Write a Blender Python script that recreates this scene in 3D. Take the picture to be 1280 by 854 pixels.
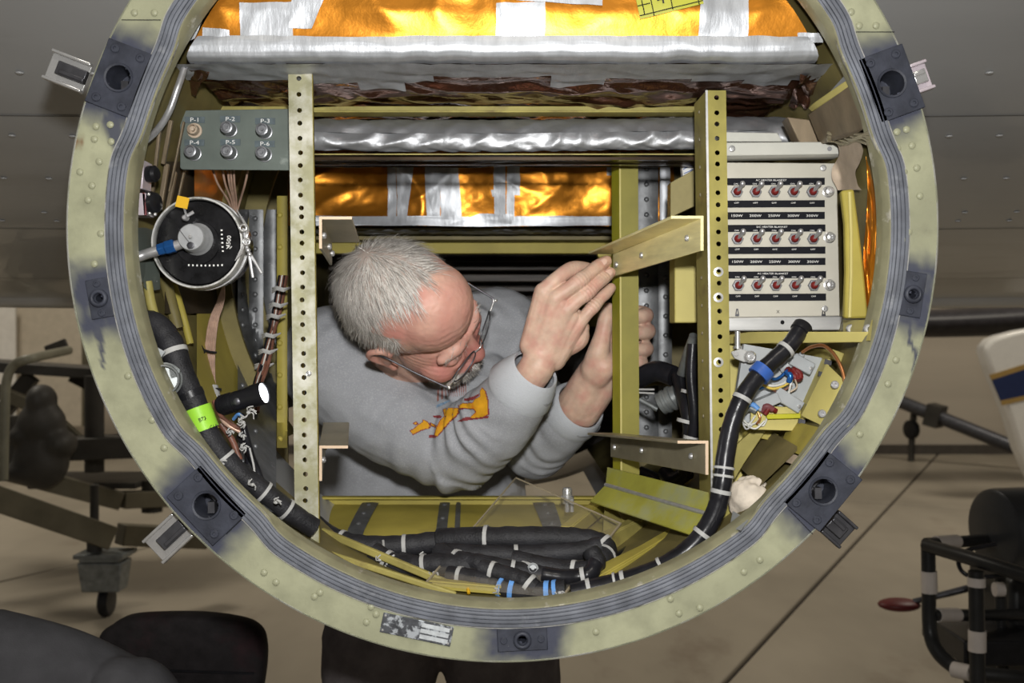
import bpy, bmesh, math, random
import numpy as np
from mathutils import Vector as V, Matrix, noise, Quaternion
for _o in list(bpy.data.objects): bpy.data.objects.remove(_o)
SC = bpy.context.scene
COL = SC.collection
PI = math.pi
rnd = random.Random(7)

# ---------------------------------------------------------------- camera, world, lights, exposure
F = 1300.0            # focal length in pixels of the 1280x854 photograph
CH = 1.12             # camera height above the hangar floor
cd = bpy.data.cameras.new('camera'); cam = bpy.data.objects.new('camera', cd); COL.objects.link(cam)
cam.location = (0, 0, CH); cam.rotation_euler = (PI/2, 0, 0)
cd.sensor_width = 36; cd.lens = F/1280*36; cd.clip_start = .05; cd.clip_end = 100
cd.dof.use_dof = True; cd.dof.focus_distance = 1.36; cd.dof.aperture_fstop = 7
SC.camera = cam
wd = bpy.data.worlds.new('hangar'); SC.world = wd; wd.use_nodes = True
wd.node_tree.nodes['Background'].inputs[0].default_value = (1.0, .94, .84, 1)
wd.node_tree.nodes['Background'].inputs[1].default_value = .14
def area(name, loc, aim, size, power, col=(1,1,1), shape='DISK', spread=PI):
    l = bpy.data.lights.new(name, 'AREA'); l.shape = shape; l.size = size; l.energy = power; l.color = col; l.spread = spread
    o = bpy.data.objects.new(name, l); COL.objects.link(o); o.location = loc
    o.rotation_euler = (V(aim)-V(loc)).to_track_quat('-Z', 'Y').to_euler(); return o
area('camera_flash', (.03, -.03, CH+.17), (.0, 1.5, CH+.16), .07, 9.6, (1, .985, .96), spread=2.0)
area('hangar_lamp', (4.5, 5.5, 6.0), (3.5, 6.0, 0), 1.6, 180, (1, .92, .78))
area('hangar_lamp', (-4.5, 6.5, 6.0), (-3.5, 6.0, 0), 1.6, 180, (1, .92, .78))
area('hangar_lamp', (0, -3.0, 6.0), (0, -1.0, 0), 1.6, 90, (1, .92, .80))
SC.view_settings.view_transform = 'Standard'; SC.view_settings.look = 'None'
SC.view_settings.exposure = 0.0; SC.view_settings.gamma = 1.0; SC.view_settings.use_curve_mapping = False

# ---------------------------------------------------------------- helpers
def W(px, py, Y): return V(((px-640)*Y/F, Y, CH+(427-py)*Y/F))
def S(Y): return Y/F
ROOT = {}
def tag(o, label=None, cat=None, group=None, kind=None):
    if label: o['label'] = label
    if cat: o['category'] = cat
    if group: o['group'] = group
    if kind: o['kind'] = kind
    return o
def thing(name, label, cat, loc, group=None):
    o = bpy.data.objects.new(name, None); COL.objects.link(o); o.location = loc; o.empty_display_size = .02
    ROOT[o.name] = V(loc); return tag(o, label, cat, group)

def basis(d, up=None):
    d = V(d).normalized()
    u = V(up) if up is not None else (V((0,0,1)) if abs(d.z) < .9 else V((1,0,0)))
    a = u.cross(d).normalized(); b = d.cross(a).normalized()
    return a, b, d
def spline(pts, n=6):
    """Catmull-Rom; each point may carry extra values (radius)"""
    P = [np.array(p, float) for p in pts]
    if len(P) < 3: return [P[0]*(1-t/n)+P[-1]*(t/n) for t in range(n+1)]
    P = [2*P[0]-P[1]] + P + [2*P[-1]-P[-2]]
    out = []
    for i in range(1, len(P)-2):
        a, b, c, d = P[i-1:i+3]
        for k in range(n):
            t = k/n
            out.append(.5*((2*b)+(c-a)*t+(2*a-5*b+4*c-d)*t*t+(3*b-a-3*c+d)*t**3))
    out.append(P[-2]); return out

class MB:
    def __init__(s): s.v = []; s.f = []; s.m = []; s.cur = 0
    def add(s, vs, fs, mi=None):
        o = len(s.v); s.v.extend([tuple(v) for v in vs]); s.f.extend([tuple(i+o for i in f) for f in fs])
        s.m.extend([s.cur if mi is None else mi]*len(fs)); return s
    def hexa(s, c, mi=None):   # 8 corners: bottom 4 ccw, top 4
        return s.add(c, [(0,3,2,1),(4,5,6,7),(0,1,5,4),(1,2,6,5),(2,3,7,6),(3,0,4,7)], mi)
    def box(s, c, size, ax=None, mi=None):
        c = V(c); X, Yv, Z = ax if ax else (V((1,0,0)), V((0,1,0)), V((0,0,1)))
        hx, hy, hz = [q/2 for q in size]
        P = [c+X*a*hx+Yv*b*hy+Z*d*hz for d in (-1,1) for a, b in ((-1,-1),(1,-1),(1,1),(-1,1))]
        return s.hexa(P, mi)
    def bar(s, p0, p1, w, h, up=None, mi=None):
        p0, p1 = V(p0), V(p1); a, b, d = basis(p1-p0, up)
        P = [p+a*i*w/2+b*j*h/2 for p in (p0, p1) for i, j in ((-1,-1),(1,-1),(1,1),(-1,1))]
        return s.hexa(P, mi)
    def prism(s, poly, ext, mi=None):   # planar polygon (list of V) extruded by vector ext
        n = len(poly); ext = V(ext); P = [V(p) for p in poly]+[V(p)+ext for p in poly]
        return s.add(P, [tuple(range(n))[::-1], tuple(range(n, 2*n))]+[(i, (i+1) % n, n+(i+1) % n, n+i) for i in range(n)], mi)
    def tube(s, pts, r, seg=10, closed=False, cap=True, mi=None, flat=1.0, up=None):
        P = [V(p[:3]) for p in pts]; n = len(P)
        R = list(r) if hasattr(r, '__len__') else [r]*n
        vs = []; fs = []
        t0 = (P[1]-P[0]).normalized(); a, b, _ = basis(t0, up)
        for i in range(n):
            t = (P[(i+1) % n]-P[i-1]) if closed else (P[min(i+1, n-1)]-P[max(i-1, 0)])
            t = t.normalized() if t.length > 1e-9 else t0
            a = (a-t*a.dot(t)); a = a.normalized() if a.length > 1e-9 else basis(t)[0]
            b = t.cross(a)
            for k in range(seg):
                q = 2*PI*k/seg; vs.append(P[i]+(a*math.cos(q)+b*math.sin(q)*flat)*R[i])
        m = n if closed else n-1
        for i in range(m):
            for k in range(seg):
                j = (i+1) % n; fs.append((i*seg+k, i*seg+(k+1) % seg, j*seg+(k+1) % seg, j*seg+k))
        if cap and not closed: fs += [tuple(range(seg))[::-1], tuple((n-1)*seg+k for k in range(seg))]
        return s.add(vs, fs, mi)
    def cyl(s, p0, p1, r, seg=20, r1=None, mi=None): return s.tube([p0, p1], [r, r if r1 is None else r1], seg, mi=mi)
    def lathe(s, c, ax, prof, seg=28, mi=None, phase=0, cap=True):   # prof: (radius, distance along ax)
        c = V(c); a, b, d = basis(ax); n = len(prof); vs = []; fs = []
        for (r, h) in prof:
            for k in range(seg):
                q = 2*PI*k/seg+phase; vs.append(c+d*h+(a*math.cos(q)+b*math.sin(q))*r)
        for i in range(n-1):
            for k in range(seg): fs.append((i*seg+k, i*seg+(k+1) % seg, (i+1)*seg+(k+1) % seg, (i+1)*seg+k))
        if cap: fs += [tuple(range(seg))[::-1], tuple((n-1)*seg+k for k in range(seg))]
        return s.add(vs, fs, mi)
    def ell(s, c, r, ax=None, nu=20, nv=12, mi=None):
        c = V(c); X, Yv, Z = ax if ax else (V((1,0,0)), V((0,1,0)), V((0,0,1)))
        r = r if hasattr(r, '__len__') else (r, r, r); vs = [c-Z*r[2]]; fs = []
        for i in range(1, nv):
            t = PI*i/nv
            for k in range(nu):
                q = 2*PI*k/nu; vs.append(c+X*r[0]*math.sin(t)*math.cos(q)+Yv*r[1]*math.sin(t)*math.sin(q)-Z*r[2]*math.cos(t))
        vs.append(c+Z*r[2]); T = len(vs)-1
        for k in range(nu):
            fs.append((0, 1+(k+1) % nu, 1+k)); fs.append((T, T-nu+k, T-nu+(k+1) % nu))
        for i in range(nv-2):
            for k in range(nu):
                A = 1+i*nu; fs.append((A+k, A+(k+1) % nu, A+nu+(k+1) % nu, A+nu+k))
        return s.add(vs, fs, mi)
    def limb(s, pts, radii, seg=18, n=5):   # tapered tube with round ends
        q = spline([tuple(p)+(r,) for p, r in zip(pts, radii)], n)
        s.tube([V(x[:3]) for x in q], [max(x[3], .002) for x in q], seg)
        for k in (0, -1): s.ell(V(q[k][:3]), q[k][3], nu=seg, nv=10)
        return s
    def grid(s, fn, nu, nv, mi=None, back=0.0, keep=None):   # fn(u,v)->V
        vs = [fn(i/nu, j/nv) for j in range(nv+1) for i in range(nu+1)]
        fs = [(j*(nu+1)+i, j*(nu+1)+i+1, (j+1)*(nu+1)+i+1, (j+1)*(nu+1)+i) for j in range(nv) for i in range(nu)
              if keep is None or keep((i+.5)/nu, (j+.5)/nv)]
        return s.add(vs, fs, mi)
    def build(s, name, mats, parent=None, smooth=38, bevel=0, bseg=2, loc=None, at=None):
        me = bpy.data.meshes.new(name)
        if at is not None: org = V((0,0,0)); l = V(at)-ROOT[parent.name]
        elif parent is not None: org = ROOT[parent.name]; l = V((0,0,0))
        else:
            if loc is None:
                A = np.array(s.v); loc = V(((A[:,0].min()+A[:,0].max())/2, (A[:,1].min()+A[:,1].max())/2, A[:,2].min()))
            org = V(loc); l = org
        me.from_pydata([(v[0]-org.x, v[1]-org.y, v[2]-org.z) for v in s.v], [], s.f)
        for m in (mats if isinstance(mats, (list, tuple)) else [mats]): me.materials.append(m)
        if any(s.m): me.polygons.foreach_set('material_index', s.m)
        me.validate()
        if smooth:
            me.shade_smooth()
            if smooth < 179: me.set_sharp_from_angle(angle=math.radians(smooth))
        o = bpy.data.objects.new(name, me); COL.objects.link(o); o.location = l
        ROOT[o.name] = org.copy() if at is None else V(at)
        if parent is not None: o.parent = parent
        if bevel:
            b = o.modifiers.new('bevel', 'BEVEL'); b.width = bevel; b.segments = bseg; b.limit_method = 'ANGLE'; b.angle_limit = math.radians(40); b.harden_normals = False
        return o

def place(name, me, loc, parent, rot=None, scale=None):   # a copy that shares mesh data, as a part
    o = bpy.data.objects.new(name, me); COL.objects.link(o)
    o.location = V(loc)-ROOT[parent.name]; o.parent = parent
    if rot is not None: o.rotation_mode = 'QUATERNION'; o.rotation_quaternion = rot
    if scale: o.scale = (scale,)*3 if not hasattr(scale, '__len__') else scale
    ROOT[o.name] = V(loc); return o
def to_dir(d): return V(d).to_track_quat('Z', 'Y')

# text outlines, as flat meshes
_TC = {}
def text_shape(t):
    if t not in _TC:
        c = bpy.data.curves.new('t', 'FONT'); c.body = t; c.align_x = 'CENTER'; c.align_y = 'CENTER'; c.resolution_u = 2
        o = bpy.data.objects.new('t', c); COL.objects.link(o)
        me = bpy.data.meshes.new_from_object(o)
        _TC[t] = ([tuple(v.co) for v in me.vertices], [tuple(p.vertices) for p in me.polygons])
        bpy.data.objects.remove(o); bpy.data.meshes.remove(me)
    return _TC[t]
def put_text(mb, t, c, h, X=(1,0,0), Z=(0,0,1), stretch=1.0):
    vs, fs = text_shape(t); X, Z = V(X), V(Z); k = h/.70
    mb.add([V(c)+X*v[0]*k*stretch+Z*v[1]*k for v in vs], fs)

# ---------------------------------------------------------------- materials
def lin(*c): return tuple(((x/255+.055)/1.055)**2.4 if x > 10 else x/255/12.92 for x in c)+(1,)
def mat(name, col, rough=.5, metal=0, var=.12, vscale=18, bump=0, bscale=150, col2=None, th=(.55,.7), c2scale=9, c2metal=None, c2rough=None,
        coat=0, spec=.28, emit=None, estr=0, trans=0, alpha=1, sss=0, attr=None, stretch=None, bdist=.002, ior=None):
    m = bpy.data.materials.new(name); m.use_nodes = True; nt = m.node_tree; N = nt.nodes; L = nt.links
    p = N['Principled BSDF']; col = tuple(col)[:3]+(1,)
    tc = N.new('ShaderNodeTexCoord'); mp = N.new('ShaderNodeMapping'); L.new(tc.outputs['Object'], mp.inputs[0])
    if stretch: mp.inputs['Scale'].default_value = stretch
    def nz(scale, det=4, rg=.55):
        n = N.new('ShaderNodeTexNoise'); n.inputs['Scale'].default_value = scale; n.inputs['Detail'].default_value = det; n.inputs['Roughness'].default_value = rg
        L.new(mp.outputs[0], n.inputs['Vector']); return n
    def mix(a, b, f):
        x = N.new('ShaderNodeMix'); x.data_type = 'RGBA'
        for sck, v in ((6, a), (7, b)):
            if isinstance(v, tuple): x.inputs[sck].default_value = v
            else: L.new(v, x.inputs[sck])
        L.new(f, x.inputs[0]); return x.outputs[2]
    def ramp(src, a, b):
        r = N.new('ShaderNodeMapRange'); r.inputs[1].default_value = a; r.inputs[2].default_value = b; L.new(src, r.inputs[0]); return r.outputs[0]
    out = None
    if var:
        n = nz(vscale, 6); d = tuple(max(0, c*(1-var*1.6)) for c in col[:3])+(1,); b = tuple(min(1, c*(1+var)) for c in col[:3])+(1,)
        out = mix(d, b, ramp(n.outputs[0], .3, .7))
    if col2:
        n2 = nz(c2scale, 8, .65); f = ramp(n2.outputs[0], *th)
        out = mix(out if out else col, tuple(col2)[:3]+(1,), f)
        if c2metal is not None:
            r = N.new('ShaderNodeMapRange'); r.inputs[3].default_value = metal; r.inputs[4].default_value = c2metal; L.new(f, r.inputs[0]); L.new(r.outputs[0], p.inputs['Metallic'])
        if c2rough is not None:
            r = N.new('ShaderNodeMapRange'); r.inputs[3].default_value = rough; r.inputs[4].default_value = c2rough; L.new(f, r.inputs[0]); L.new(r.outputs[0], p.inputs['Roughness'])
    if attr:
        for an, ac in attr:
            a = N.new('ShaderNodeAttribute'); a.attribute_name = an
            out = mix(out if out else col, tuple(ac)[:3]+(1,), a.outputs['Fac'])
    if out: L.new(out, p.inputs['Base Color'])
    else: p.inputs['Base Color'].default_value = col
    if not (col2 and c2rough is not None): p.inputs['Roughness'].default_value = rough
    if not (col2 and c2metal is not None): p.inputs['Metallic'].default_value = metal
    p.inputs['Specular IOR Level'].default_value = spec
    p.inputs['Coat Weight'].default_value = coat
    if emit: p.inputs['Emission Color'].default_value = tuple(emit)[:3]+(1,); p.inputs['Emission Strength'].default_value = estr
    if trans: p.inputs['Transmission Weight'].default_value = trans
    if ior: p.inputs['IOR'].default_value = ior
    if alpha < 1: p.inputs['Alpha'].default_value = alpha
    if sss: p.inputs['Subsurface Weight'].default_value = sss; p.inputs['Subsurface Radius'].default_value = (.012, .005, .003); p.inputs['Subsurface Scale'].default_value = .5
    if bump:
        n = nz(bscale, 5, .6); b = N.new('ShaderNodeBump'); b.inputs['Strength'].default_value = bump; b.inputs['Distance'].default_value = bdist
        L.new(n.outputs[0], b.inputs['Height']); L.new(b.outputs[0], p.inputs['Normal'])
    return m
M_ = {}
M_['ring'] = mat('pale_green_primer', (.335,.340,.225), .50, var=.16, vscale=26, bump=.2, bscale=120, col2=(.215,.215,.145), th=(.54,.74), c2scale=13, attr=[('soot', (.055,.06,.085)), ('rust', (.16,.08,.035))])
M_['barealu'] = mat('bare_rubbed_aluminium', (.62,.62,.60), .40, .5, var=.1, vscale=40, col2=(.25,.25,.22), th=(.50,.62), c2scale=30)
M_['edgealu'] = mat('worn_flange_edge', (.36,.37,.27), .42, .1, var=.1, vscale=40, col2=(.66,.66,.63), th=(.50,.60), c2scale=9, c2metal=.5)
M_['pad'] = mat('dark_grey_pad', (.040,.044,.060), .48, var=.25, vscale=40, bump=.25, bscale=120, col2=(.22,.225,.24), th=(.68,.72), c2scale=30)
M_['paintrivet'] = mat('pale_green_rivet', (.325,.33,.22), .36, var=.1)
M_['gasket'] = mat('grey_rubber_gasket', (.135,.145,.170), .5, var=.25, vscale=30, col2=(.25,.26,.28), th=(.60,.78), c2scale=35)
M_['lip'] = mat('worn_olive_lip', (.25,.24,.15), .36, .1, var=.15, vscale=30, col2=(.52,.50,.42), th=(.60,.68), c2scale=28, c2metal=.5)
M_['olive'] = mat('olive_chromate', (.36,.30,.060), .56, var=.14, vscale=9, col2=(.25,.20,.06), th=(.58,.78), c2scale=14)
M_['olive2'] = mat('olive_chromate_dirty', (.33,.285,.085), .56, var=.2, vscale=14, col2=(.16,.12,.05), th=(.55,.75), c2scale=18)
M_['oliveM'] = mat('deep_olive_chromate', (.23,.205,.032), .56, var=.12, vscale=14)
M_['skinolive'] = mat('brown_olive_skin', (.165,.138,.050), .56, var=.25, vscale=12, col2=(.09,.07,.035), th=(.55,.75), c2scale=10)
M_['olivetan'] = mat('olive_tan_bracket', (.27,.23,.10), .56, .2, var=.12, vscale=20)
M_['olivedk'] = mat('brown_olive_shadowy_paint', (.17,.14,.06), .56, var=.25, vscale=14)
M_['lime'] = mat('lime_yellow_chromate', (.47,.455,.022), .56, var=.12, vscale=16, col2=(.40,.42,.06), th=(.6,.7))
M_['limeol'] = mat('lime_olive_chromate', (.38,.37,.06), .56, .1, var=.14, vscale=14, col2=(.33,.35,.22), th=(.5,.7), c2scale=8)
M_['paleyel'] = mat('pale_yellow_chromate', (.50,.435,.145), .56, var=.08, vscale=12)
M_['upright'] = mat('worn_chromated_aluminium', (.31,.30,.185), .56, .3, var=.18, vscale=22, col2=(.50,.49,.43), th=(.45,.62), c2scale=16, c2metal=.55, bump=.1, bscale=60)
M_['uprightR'] = mat('olive_gold_chromate', (.27,.235,.060), .56, .25, var=.2, vscale=20, col2=(.60,.58,.46), th=(.64,.70), c2scale=13, c2metal=.5)
M_['bracket'] = mat('gold_anodised_angle', (.78,.70,.36), .30, .25, var=.12, vscale=14, stretch=(1,1,6))
M_['bracketdk'] = mat('dull_grey_gold_angle', (.36,.32,.22), .36, .6, var=.15, vscale=20)
M_['rawend'] = mat('raw_tan_cut_edge', (.62,.47,.33), .5, .2, var=.08)
M_['steel'] = mat('steel', (.52,.52,.53), .36, .65, var=.15, vscale=60)
M_['chrome'] = mat('bright_chrome', (.74,.74,.74), .22, .75, var=.05, vscale=80)
M_['dkmetal'] = mat('dark_metal', (.10,.10,.11), .38, .7, var=.2, vscale=50)
M_['grey'] = mat('light_grey_paint', (.50,.50,.45), .50, var=.06, vscale=25)
M_['greyplate'] = mat('grey_green_plate', (.120,.142,.126), .50, .2, var=.12, vscale=20, col2=(.24,.27,.245), th=(.62,.75), c2scale=25)
M_['panelgrey'] = mat('beige_grey_panel', (.47,.45,.385), .50, .1, var=.06, vscale=18)
M_['alu'] = mat('dull_aluminium', (.46,.46,.45), .38, .55, var=.10, vscale=20, stretch=(1,4,4))
M_['black'] = mat('black_paint', (.012,.012,.014), .35, var=.2, vscale=40, bump=.15, bscale=120)
M_['blackgloss'] = mat('black_gloss', (.010,.010,.011), .22, var=.4, vscale=70, col2=(.10,.10,.10), th=(.72,.78), c2scale=70)
M_['strip'] = mat('dark_blue_black_strip', (.006,.0065,.010), .65, var=.1, spec=.15)
M_['white'] = mat('white_print', (.72,.72,.70), .6, var=0)
M_['print'] = mat('black_print', (.02,.02,.02), .6, var=0)
M_['red'] = mat('red_boot', (.15,.014,.013), .45, var=.2, vscale=90)
M_['strap'] = mat('dark_grey_strap', (.135,.140,.145), .42, .4, var=.25, vscale=35, bump=.15, bscale=90, col2=(.26,.27,.28), th=(.63,.72), c2scale=40)
M_['sleeve'] = mat('black_braided_sleeve', (.020,.020,.023), .50, var=.3, vscale=50, bump=.5, bscale=420, stretch=(1,1,1))
M_['vinyl'] = mat('black_vinyl_sleeve', (.013,.013,.016), .28, var=.3, vscale=40, bump=.2, bscale=70)
M_['tie'] = mat('grey_white_tie', (.40,.40,.39), .5, var=.1)
M_['blue'] = mat('blue_clamp', (.035,.10,.36), .35, var=.15, vscale=60)
M_['ltblue'] = mat('light_blue_tape', (.12,.30,.66), .4, var=.1)
M_['bluefit'] = mat('blue_anodised_fitting', (.025,.13,.42), .28, .6, var=.15)
M_['copper'] = mat('copper_pink_wire', (.50,.34,.26), .38, .25, var=.15, vscale=80)
M_['copper2'] = mat('copper_wire', (.62,.27,.11), .3, .8, var=.15)
M_['brownwire'] = mat('brown_wire', (.17,.075,.05), .4, var=.3, vscale=60)
M_['ywire'] = mat('yellow_wire', (.62,.46,.10), .4, var=.1)
M_['wwire'] = mat('white_wire', (.60,.60,.56), .4, var=.1)
M_['ytag'] = mat('amber_yellow_tag', (.62,.36,.015), .45, var=.08)
M_['green'] = mat('bright_green_label', (.30,.62,.045), .45, var=.08)
M_['tan'] = mat('tan_sealant', (.46,.37,.28), .6, var=.15, vscale=30, bump=.5, bscale=60)
M_['brownmetal'] = mat('brown_weathered_metal', (.20,.155,.100), .45, .2, var=.3, vscale=26, stretch=(1,1,.3), col2=(.36,.31,.24), th=(.6,.7))
M_['conn'] = mat('grey_connector', (.22,.235,.235), .4, .5, var=.2, vscale=40)
M_['plug'] = mat('dull_grey_plug', (.25,.255,.27), .36, .5, var=.2, vscale=120)
M_['block'] = mat('grey_terminal_block', (.35,.37,.38), .4, var=.08)
M_['plaster'] = mat('crumpled_off_white', (.62,.55,.46), .8, var=.12, vscale=60, bump=.6, bscale=90)
M_['pinkblock'] = mat('pale_lilac_block', (.52,.46,.50), .35, .2, var=.12, vscale=30)
M_['maroon'] = mat('maroon_stripe', (.16,.05,.055), .5, var=.1)
M_['torch'] = mat('black_torch_body', (.011,.011,.013), .32, var=.2, vscale=60)
M_['lens'] = mat('lit_torch_lens', (1,1,1), .2, var=0, emit=(.9,.95,1), estr=14)
# foils
M_['kapton'] = mat('amber_film', (.56,.215,.022), .34, .80, var=.12, vscale=9, bump=.16, bscale=22, bdist=.006)
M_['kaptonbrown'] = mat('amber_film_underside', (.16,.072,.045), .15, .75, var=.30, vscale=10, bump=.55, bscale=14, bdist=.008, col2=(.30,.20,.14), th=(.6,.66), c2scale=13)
M_['darkfilm'] = mat('dark_brown_film', (.055,.035,.02), .22, .4, var=.3, vscale=16)
M_['tape'] = mat('silver_tape', (.49,.51,.54), .46, .5, var=.10, vscale=30, bump=.30, bscale=60, stretch=(2.5,1,.7))
M_['foil'] = mat('silver_foil', (.37,.38,.395), .46, .70, var=.06, vscale=30, bump=.35, bscale=30, bdist=.004)
M_['tagyel'] = mat('yellow_green_label', (.42,.42,.045), .5, var=.06)
M_['tagdark'] = mat('dark_green_label', (.09,.115,.125), .5, var=.2, vscale=90)
M_['clear'] = mat('clear_plastic', (.62,.56,.46), .06, var=0, alpha=.08, spec=1.0)
# ================================================================ SETTING
D = 1.20                       # distance of the pod's front ring
s0 = S(D)
PCX, PCY = 628, 283            # ring centre in the photograph
PC = W(PCX, PCY, D)            # ring centre in the world
def rp(r, q, y=0.0):           # polar point on the ring: r in photo pixels at the ring plane
    return V((PC.x+r*s0*math.cos(q), D+y, PC.z+r*s0*math.sin(q)))
def ang(px, py): return math.atan2(PCY-py, px-PCX)

m_floor = mat('hangar_concrete', (.30,.262,.205), .42, var=.14, vscale=1.6, bump=.05, bscale=30, col2=(.17,.13,.095), th=(.58,.78), c2scale=2.2, stretch=(1,.45,1))
m_joint = mat('dark_floor_joint', (.06,.05,.04), .8)
m_wall = mat('beige_hangar_wall', (.47,.41,.33), .7, var=.08, vscale=.8, stretch=(.3,1,3))
fb = MB(); fb.box((0, 4, -.06), (18, 20, .08)); fb.cur = 0
floor = tag(fb.build('floor', m_joint, smooth=0, loc=(0,4,-.02)), kind='structure')
# cast slabs with recessed joints, turned so that one joint runs up the right of the pod
ja = W(905, 854, F*CH/427.0); ja = V((265*CH/427.0, CH*F/427.0, 0)); jb = V((530*CH/143.0, CH*F/143.0, 0))
jd = (jb-ja).normalized(); jn = V((jd.y, -jd.x, 0))
for i in range(-3, 3):
    for j in range(-1, 2):
        c = ja+jn*(i*3.4+1.7)+jd*(j*6.0+1.2); b = MB()
        b.box(c+V((0,0,-.012)), (3.38, 5.98, .024), (jn, jd, V((0,0,1))))
        b.build('floor_slab', m_floor, floor, smooth=0, bevel=.008)
YB = 10.4
b = MB(); b.box((0, YB+.1, 3), (18, .2, 6.2)); tag(b.build('wall_back', m_wall, smooth=0), kind='structure')
b = MB(); b.box((0, YB-.04, .045), (18, .06, .09)); tag(b.build('baseboard_back', mat('dark_wall_base', (.07,.06,.05), .6), smooth=0), kind='structure')

# wing undersides to the left and right of the pod
m_wing = mat('grey_wing_paint', (.46,.465,.465), .30, .15, var=.08, vscale=2.5, bump=.03, bscale=14, col2=(.34,.335,.325), th=(.55,.8), c2scale=3, stretch=(.35,1,1), coat=.2)
m_seam = mat('wing_seam', (.20,.20,.195), .6)
def wing_z(Y):  # chordwise curve of the underside
    K = [(1.27,.435),(1.45,.385),(1.6,.341),(2.2,.232),(2.7,.168),(3.3,.120)]
    for (y0,z0),(y1,z1) in zip(K, K[1:]):
        if Y <= y1 or y1 == 3.3: return CH+z0+(z1-z0)*(Y-y0)/(y1-y0)
for side in (-1, 1):
    def wp(u, v):
        Y = 1.27+(3.3-1.27)*v; z = sum(wing_z(Y+q) for q in (-.12,-.06,0,.06,.12))/5
        X = PC.x+side*(math.sqrt(max((536*s0+.002)**2-(z-PC.z)**2, .01))+4.2*u**1.15)
        return V((X, Y, z+.04*u))
    root = thing('aircraft_wing', 'grey painted underside of the wing, '+('left' if side < 0 else 'right')+' of the round pod', 'wing', wp(.4, .5))
    b = MB(); b.grid(lambda u, v: wp(u, v), 20, 24)
    n = len(b.v); top = MB(); b.grid(lambda u, v: wp(1-u, v)+V((0,0,.16+.25*math.sin(PI*v))), 20, 24)
    b.build('wing_skin', m_wing, root, smooth=60)
    for v in (.163, .46, .75):
        t = MB(); t.grid(lambda u, w: wp(u, v+.0018*(w-.5))+V((0,0,-.0012)), 20, 1); t.build('skin_seam', m_seam, root)
    b = MB(); b.tube([wp(u/10, 1.0)+V((0,0,.05)) for u in range(11)], .075, 12); b.build('trailing_edge', m_wing, root)
    rv = MB(); rv.lathe((0,0,0), (0,0,-1), [(.006,0),(.0055,.0016),(.003,.0026),(.0005,.003)], 10)
    r0 = rv.build('rivet', m_wing, root, at=wp(.02,.3)); rm = r0.data
    k = 0
    for v in (.10, .20, .30, .40, .43):
        for i in range(12):
            u = .03+i*.028+rnd.uniform(-.004,.004)
            place('rivet', rm, wp(u, v)+V((0,0,-.0004)), root)

# ================================================================ THE POD
pod = thing('equipment_pod', 'round open-ended pod with a pale green bolted ring and olive inside, hung beneath the wing', 'pod', (PC.x, 1.7, PC.z-.5))
BIG = [(148, 97), (1115, 104), (258, 632), (1029, 614)]
SMALL = [(124, 373), (1141, 368)]
BOT = (653, 800)
def rg(q):     # gasket centre radius in px
    r = 489.5+6*math.cos(q)
    for p in BIG:
        d = (q-ang(*p)+PI) % (2*PI)-PI
        r -= 9*math.exp(-(d/.165)**6)
    return r
def pad_frame(p):
    q = ang(*p); n = V((math.cos(q), 0, math.sin(q))); t = V((-math.sin(q), 0, math.cos(q))); return n, t
def soot_at(px, py):
    best = 0
    for p in BIG+SMALL+[BOT]:
        q = ang(*p); dx, dy = px-p[0], p[1]-py
        a = dx*math.cos(q)+dy*math.sin(q); t = -dx*math.sin(q)+dy*math.cos(q)
        if p in BIG: hw, hl, f = 30, 44, 30
        elif p == BOT: hw, hl, f = 16, 40, 24
        else: hw, hl, f = 20, 32, 24
        dd = math.hypot(max(abs(a)-hw, 0), max(abs(t)-hl, 0))
        nn = noise.noise(V((px*.035, py*.035, 3)))*10+noise.noise(V((px*.11, py*.11, 7)))*5
        best = max(best, 1-min(max((dd+nn-2)/f, 0), 1))
    for (x0, y0, x1, y1, w) in ((124, 400, 129, 462, 7), (116, 398, 120, 425, 8), (1139, 395, 1136, 428, 6), (1136, 425, 1146, 444, 4.5), (1146, 440, 1140, 468, 3), (140, 150, 148, 190, 20)):
        u = min(max(((px-x0)*(x1-x0)+(py-y0)*(y1-y0))/((x1-x0)**2+(y1-y0)**2), 0), 1)
        d = math.hypot(px-x0-u*(x1-x0), py-y0-u*(y1-y0)); ww = w*(1-.7*u)
        best = max(best, .95*(1-min(max((d-ww*.5)/(ww*.5), 0), 1)))
    return best
N = 540
prof_n = 15
vs = []; fs = []; soot = []; rust = []
for i in range(N):
    q = 2*PI*i/N; ri = rg(q)+12
    st = [(540, .055), (546, .05), (546.5, .006), (545, .002), (543, 0.0)]+[(543+(ri-543)*k/(prof_n-1), 0.0) for k in range(1, prof_n)]+[(ri, .014)]
    for (r, y) in st:
        p = rp(r, q, y); vs.append(p)
        px, py = PCX+r*math.cos(q), PCY-r*math.sin(q)
        soot.append(soot_at(px, py)); rust.append(max(0, 1-math.hypot(px-97, py-178)/9+noise.noise(V((px*.2, py*.2, 1)))))
K = prof_n+5
for i in range(N):
    j = (i+1) % N
    for k in range(K-1):
        c = (vs[i*K+k]+vs[j*K+k+1])/2; px = 640+c.x/s0; py = 427-(c.z-CH)/s0
        if c.y < D+.002 and any(math.hypot(px-x, py-y) < 17 for x, y in BIG): continue
        if c.y < D+.002 and any(math.hypot(px-x, py-y) < 5 for x, y in SMALL+[BOT]): continue
        fs.append((i*K+k, i*K+k+1, j*K+k+1, j*K+k))
b = MB(); b.add(vs, fs)
ring = b.build('ring_flange', M_['ring'], pod, smooth=30)
for nm, dat in (('soot', soot), ('rust', rust)):
    a = ring.data.attributes.new(nm, 'FLOAT', 'POINT'); a.data.foreach_set('value', [min(max(x, 0), 1) for x in dat])
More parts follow.
